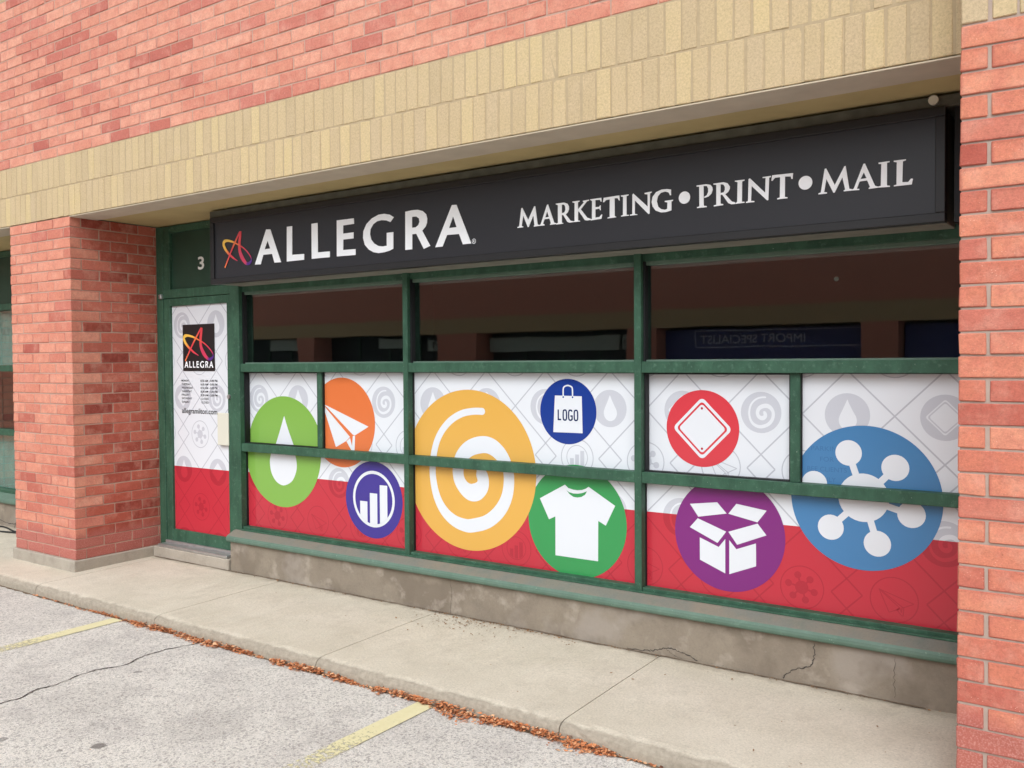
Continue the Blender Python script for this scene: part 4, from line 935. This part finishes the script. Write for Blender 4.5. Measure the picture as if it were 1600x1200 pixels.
# ------------------------------------------------------------------ shop sign
YS = 0.5
sg = empty('shop_sign', (-1.8, 0.62, 2.273), 'long black box sign with white lettering over the shop windows', 'sign')
X0, X1, ZS0, ZS1 = -4.382, 0.793, 2.274, 2.785
box('cabinet', (X0 + 0.004, X1 - 0.004, YS + 0.012, D + 0.029, ZS0 + 0.004, ZS1 - 0.004), M['under'], sg, 0.004)
box('face', (X0 + 0.03, X1 - 0.03, YS + 0.001, YS + 0.0115, ZS0 + 0.03, ZS1 - 0.03), M['face'], sg)
t = 0.042
for b in ((X0, X1, ZS1 - t, ZS1), (X0, X1, ZS0, ZS0 + t), (X0, X0 + t, ZS0 + t + .0005, ZS1 - t - .0005), (X1 - t, X1, ZS0 + t + .0005, ZS1 - t - .0005)):
    box('retainer', (b[0], b[1], YS - 0.012, YS + 0.05, b[2], b[3]), M['black'], sg, 0.003)
for k, loops in SIGN_LETTERS:
    flat('letter', [loops], YS - 0.003, M['letter'], sg, 0.003)
for x, z, r in DOTS: flat('bullet', [[circ(x, z, r, 40)]], YS - 0.003, M['letter'], sg, 0.003)
flat('registered_mark', [[q] for q in ring(REG[0], REG[1], 0.0155, 0.0125, 28)] , YS - 0.003, M['letter'], sg)
text_mesh('registered_mark', 'R', REG[0] - 0.006, REG[1] - 0.008, YS - 0.003, 0.016, M['letter'], sg)
emblem(-4.067, 2.524, 0.262, YS - 0.0015, sg)
box('mounting_rail', (X0 - 0.02, XR - 0.004, YS + 0.004, D + 0.028, ZS1 + 0.001, 2.838), M['rail_dark'], sg, 0.004)
box('mounting_rail', (X1 + 0.03, XR - 0.004, YS + 0.03, D + 0.028, 2.274, ZS1 - 0.001), M['gasket'], sg)
lamp = disc_solid('bolt_cap', (0.742, 2.818), 0.021, YS - 0.012, YS + 0.004, M['cream'], sg)

# ------------------------------------------------------------------ next shop to the left of the pier
w2 = empty('storefront_window', (-8.0, 0.83, 0.2365), 'green framed neighbouring window with teal blinds left of the brick pier', 'shop window')
XE2 = XL0 - 0.001
for x in (XE2 - 0.055, -7.9, -9.4): box('mullion', (x, x + 0.055, D, D + 0.12, 0.318, ZB - 0.004), M['green'], w2, 0.003)
for a, b in ((-9.345, -7.9), (-7.845, XE2 - 0.055)):
    for z0, z1 in (RU, (0.925, 0.985), (2.235, 2.30), (2.785, ZB - 0.006), (0.316, ZWB)): box('rail', (a - 0.001, b + 0.001, D + 0.005, D + 0.12, z0, z1), M['green'], w2, 0.003)
    box('transom_panel', (a - e, b + e, D + 0.04, D + 0.06, 2.295, 2.79), M['green_dark'], w2)
    for z0, z1 in ((RU[1], 2.235), (0.985, RU[0]), (ZWB, 0.925)): box('glass_pane', (a - e, b + e, YF, YF + 0.006, z0 - e, z1 + e), M['glass'], w2)
    for z0, z1 in ((1.66, 2.24), (0.34, 0.93)):
        k = 0; x = a
        while x < b - 0.05:
            V, F = [], []
            for i in range(5):
                t_ = i / 4; yy = 0.012 * math.sin(math.pi * t_); V += [(x + 0.085 * t_, D + 0.115 - yy + 0.012 * t_, z0), (x + 0.085 * t_, D + 0.115 - yy + 0.012 * t_, z1)]
            F = [(2 * i, 2 * i + 2, 2 * i + 3, 2 * i + 1) for i in range(4)]
            mk('blind_slat', V, F, M['teal'], w2, True); x += 0.08
prism('sill', sp, -9.4, XE2, M['green_worn'], w2)
f2 = box('foundation_wall', (-9.4, XE2, 0.70, 0.95, -0.1, 0.2365), M['found'], None, 0.004)
tag(f2, 'cracked concrete base wall under the window left of the pier', 'foundation wall')
crack('crack', [(-7.9, 0.0), (-7.86, 0.06), (-7.83, 0.14), (-7.80, 0.225)], True, 0.008, f2, M['crack'], 0.6985)
crack('crack', [(-8.2, 0.05), (-8.0, 0.03), (-7.86, 0.04)], True, 0.006, f2, M['crack'], 0.698)
def tube(name, pts, r, mat, parent=None, n=8):
    V, F = [], []
    for i, p in enumerate(pts):
        a, b = Vector(pts[max(0, i - 1)]), Vector(pts[min(len(pts) - 1, i + 1)]); d = (b - a).normalized()
        s = d.cross(Vector((0, 0, 1))); s = s.normalized() if s.length > 1e-4 else Vector((1, 0, 0)); u = s.cross(d)
        V += [tuple(Vector(p) + s * r * math.cos(2 * math.pi * j / n) + u * r * math.sin(2 * math.pi * j / n)) for j in range(n)]
    for i in range(len(pts) - 1):
        for j in range(n): F.append((i * n + j, i * n + (j + 1) % n, (i + 1) * n + (j + 1) % n, (i + 1) * n + j))
    F.append(tuple(range(n))[::-1]); F.append(tuple(range((len(pts) - 1) * n, len(pts) * n)))
    return mk(name, V, F, mat, parent, True)
for k, (oy, lab) in enumerate(((0.60, 'black cable lying along the base wall left of the pier, nearer the wall'), (0.50, 'black cable lying on the sidewalk left of the pier, farther from the wall'))):
    pts = [(-9.0 + 0.09 * i, oy + 0.035 * math.sin(i * 0.7 + k * 2) - 0.02 * k * math.sin(i * 0.33), 0.009) for i in range(28)]
    tag(tube('cable', pts, 0.008, M['cable']), lab, 'cable', 'cables by the base wall')

# ------------------------------------------------------------------ dark rooms behind the glass
V, F = [], []
room = mk('interior', *boxes_data([(-9.6, 1.3, 5.0, 5.1, -0.05, 2.9), (-9.6, 1.3, D + 0.13, 5.0, -0.08, -0.02), (-9.6, 1.3, D + 0.14, 5.0, 2.86, 2.9), (-9.7, -9.6, D + 0.1, 5.0, -0.05, 2.9), (1.3, 1.4, D + 0.1, 5.0, -0.05, 2.9), (-6.0, -5.9, D + 0.13, 5.0, -0.05, 2.9)]), M['dark'])
tag(room, 'dim interior behind the shop windows', 'interior', kind='structure')
bk = box('wall_backing', (-4.55, XR, D + 0.131, D + 0.14, 2.2, ZB + 0.03), M['dark']); tag(bk, 'wall behind the sign above the windows', 'wall', kind='structure')

# ------------------------------------------------------------------ the similar building across the lot (seen in the upper panes)
YO = -17.0; ZO = -0.28
M['o_brick'] = brick_mat('far_brick', RED_STOPS); M['o_band'] = soldier_mat('far_band')
M['o_sign'] = plain('pale_sign', srgb(170, 186, 180), 0.5); M['o_navy'] = plain('navy_sign', srgb(52, 66, 132), 0.4); M['o_navy_line'] = plain('navy_sign_line', srgb(214, 220, 240), 0.5)
M['o_dark'] = plain('far_window', (0.02, 0.028, 0.03, 1), 0.15, 0.5)
M['o_wall'] = mortar_mat('far_wall', srgb(220, 152, 134))
ob = empty('brick_building', (-14, YO - 3, ZO), 'brick building across the lot mirrored in the dark upper panes', 'building')
box('wall', (-40, 12, YO - 6, YO - 0.02, 3.05, 4.9), M['o_wall'], ob)
box('band', (-40, 12, YO - 1.0, YO, 2.57, 3.05), M['o_band'], ob)
prs = [(-30.4, -28.9), (-23.7, -22.83), (-17.1, -15.5), (-10.2, -9.3), (-3.9, -3.03), (2.6, 3.5), (9.0, 10.0)]
for a, b in prs: box('pier', (a, b, YO - 1.0, YO - 0.01, ZO, 2.57), M['o_wall'], ob)
for (a, b) in [(prs[i][1], prs[i + 1][0]) for i in range(len(prs) - 1)]:
    box('window', (a, b, YO - 1.1, YO - 0.9, ZO + 0.4, 2.57), M['o_dark'], ob)
    box('foundation', (a, b, YO - 1.1, YO - 0.85, ZO, ZO + 0.4), M['found'], ob)
    for k in range(1, 4):
        x = a + (b - a) * k / 4; box('mullion', (x - 0.03, x + 0.03, YO - 0.9, YO - 0.84, ZO + 0.4, 2.57), M['green'], ob)
for (a, b, z0, z1, m_) in ((-26.0, -24.0, 2.11, 2.53, 'o_sign'), (-20.26, -18.6, 2.13, 2.47, 'o_sign'), (-18.0, -17.2, 2.03, 2.40, 'o_sign'), (-15.4, -10.75, 1.98, 2.42, 'o_sign'), (-10.65, -10.22, 1.98, 2.42, 'o_sign'), (-9.3, -3.9, 1.5, 2.5, 'o_navy'), (-3.0, 2.5, 1.5, 2.5, 'o_navy')):
    s_ = box('sign', (a, b, YO - 0.83, YO - 0.6, z0, z1), M[m_], ob, 0.01)
    if (a, b) == (-9.3, -3.9):
        for q in ((-8.4, -3.95, 2.44, 2.46), (-8.4, -3.95, 2.0, 2.02), (-8.4, -8.38, 2.02, 2.44)): box('sign_line', (q[0], q[1], YO - 0.599, YO - 0.59, q[2], q[3]), M['o_navy_line'], s_)
        text_mesh('sign_text', 'IMPORT SPECIALIST', -5.4, 2.11, YO - 0.585, 0.22, M['o_navy_line'], s_, 2.85, back=True)
    if (a, b) == (-18.0, -17.2): text_mesh('sign_text', 'M', -17.35, 2.13, YO - 0.585, 0.2, M['text'], s_, 0.45, back=True)
    if (a, b) == (-10.65, -10.22): text_mesh('sign_text', 'KIM', -10.24, 2.13, YO - 0.585, 0.14, M['text'], s_, 0.36, back=True)

# ------------------------------------------------------------------ fallen leaves in the gutter and debris
M['leaf'] = NT('dry_leaf').m
def leaf_material():
    n = NT('dry_leaves'); r = n.n('ShaderNodeNewGeometry').outputs['Random Per Island']
    n.base(n.ramp(r, [(0.0, srgb(104, 62, 40)), (0.2, srgb(166, 96, 58)), (0.5, srgb(204, 124, 76)), (0.8, srgb(224, 154, 106)), (1.0, srgb(232, 190, 148))])); n.rough(0.7); return n.m
M['leaf'] = leaf_material()
M['scrap'] = plain('leaf_scrap', srgb(142, 108, 78), 0.9, 0.1, var=0.5, vs=30)
def leaves(name, spots, label, cat, mat, size=(0.012, 0.030)):
    V, F = [], []
    for x, y, z in spots:
        L_ = random.uniform(*size); W_ = L_ * random.uniform(0.28, 0.5); a = random.uniform(0, 2 * math.pi); tl = random.uniform(-0.5, 0.5); cu = random.uniform(-0.35, 0.45)
        i = len(V)
        for (u, v, h) in ((-1, 0, 0.0), (-0.3, -1, 0.12), (-0.3, 1, 0.12), (0.35, -0.9, 0.14), (0.35, 0.9, 0.14), (1, 0, cu)):
            px, py = u * L_ / 2, v * W_ / 2; pz = h * L_ * 0.5 + v * W_ * tl * 0.5 + abs(u) * cu * L_ * 0.3
            V.append((x + px * math.cos(a) - py * math.sin(a), y + px * math.sin(a) + py * math.cos(a), z + max(0.0005, pz + 0.002)))
        F += [(i, i + 1, i + 2), (i + 1, i + 3, i + 4, i + 2), (i + 3, i + 5, i + 4)]
    o = mk(name, V, F, mat); return tag(o, label, cat, kind='stuff')
S = []
def drift(xa, xb, n, wmax, hmax):
    for _ in range(n):
        t_ = random.random(); x = xa + (xb - xa) * t_; env = math.sin(math.pi * min(1, max(0, t_))) ** 0.45
        d = abs(random.gauss(0, 0.37)) * wmax * env * (0.75 + 0.35 * math.sin(x * 9)); d = min(d, wmax * 1.3)
        if math.sin(x * 23.0) + math.sin(x * 41.0 + 1.0) < -1.0 and random.random() < 0.75: continue
        S.append((x, Y_CURB - 0.006 - d, Z_LOT + hmax * env * max(0, 1 - d / wmax) * random.random()))
drift(-4.6, -4.0, 260, 0.06, 0.014); drift(-4.1, -3.35, 800, 0.085, 0.028); drift(-3.5, -2.75, 760, 0.085, 0.028); drift(-5.4, -4.3, 110, 0.05, 0.006)
drift(-2.68, -1.98, 900, 0.085, 0.032); drift(-1.86, -1.45, 480, 0.08, 0.03); drift(-1.6, -0.9, 1150, 0.10, 0.036); drift(-1.1, -0.36, 1000, 0.09, 0.034); drift(-2.1, -1.8, 40, 0.04, 0.008); drift(-0.4, 0.6, 120, 0.05, 0.008)
leaves('leaf_litter', S, 'band of orange brown dry leaves lying in the gutter along the kerb', 'leaves', M['leaf'])
S = [(random.uniform(-2.3, -1.2), 0.69 - abs(random.gauss(0, 0.05)), 0.0) for _ in range(150)] + [(random.gauss(-2.0, 0.2), random.gauss(0.56, 0.08), -0.003) for _ in range(150)] + [(random.uniform(-3.6, 0.9), random.uniform(-0.3, 0.67), -0.006) for _ in range(60)] + [(random.uniform(-4.4, 0.9), 0.69 - abs(random.gauss(0, 0.012)), 0.0) for _ in range(220)]
S = [(x, min(y, 0.692), -0.004 - 0.010 * max(0, (0.3 - y) / 0.65) + 0.004) for x, y, z in S]
leaves('leaf_scraps', S, 'loose leaf scraps and twigs on the sidewalk by the base wall', 'leaves', M['scrap'], (0.006, 0.020))
S = [(random.uniform(-5, 0.6), random.uniform(-2.4, -0.5), Z_LOT) for _ in range(90)]
leaves('lot_scraps', S, 'scattered leaf crumbs on the parking lot', 'leaves', M['leaf'], (0.005, 0.012))
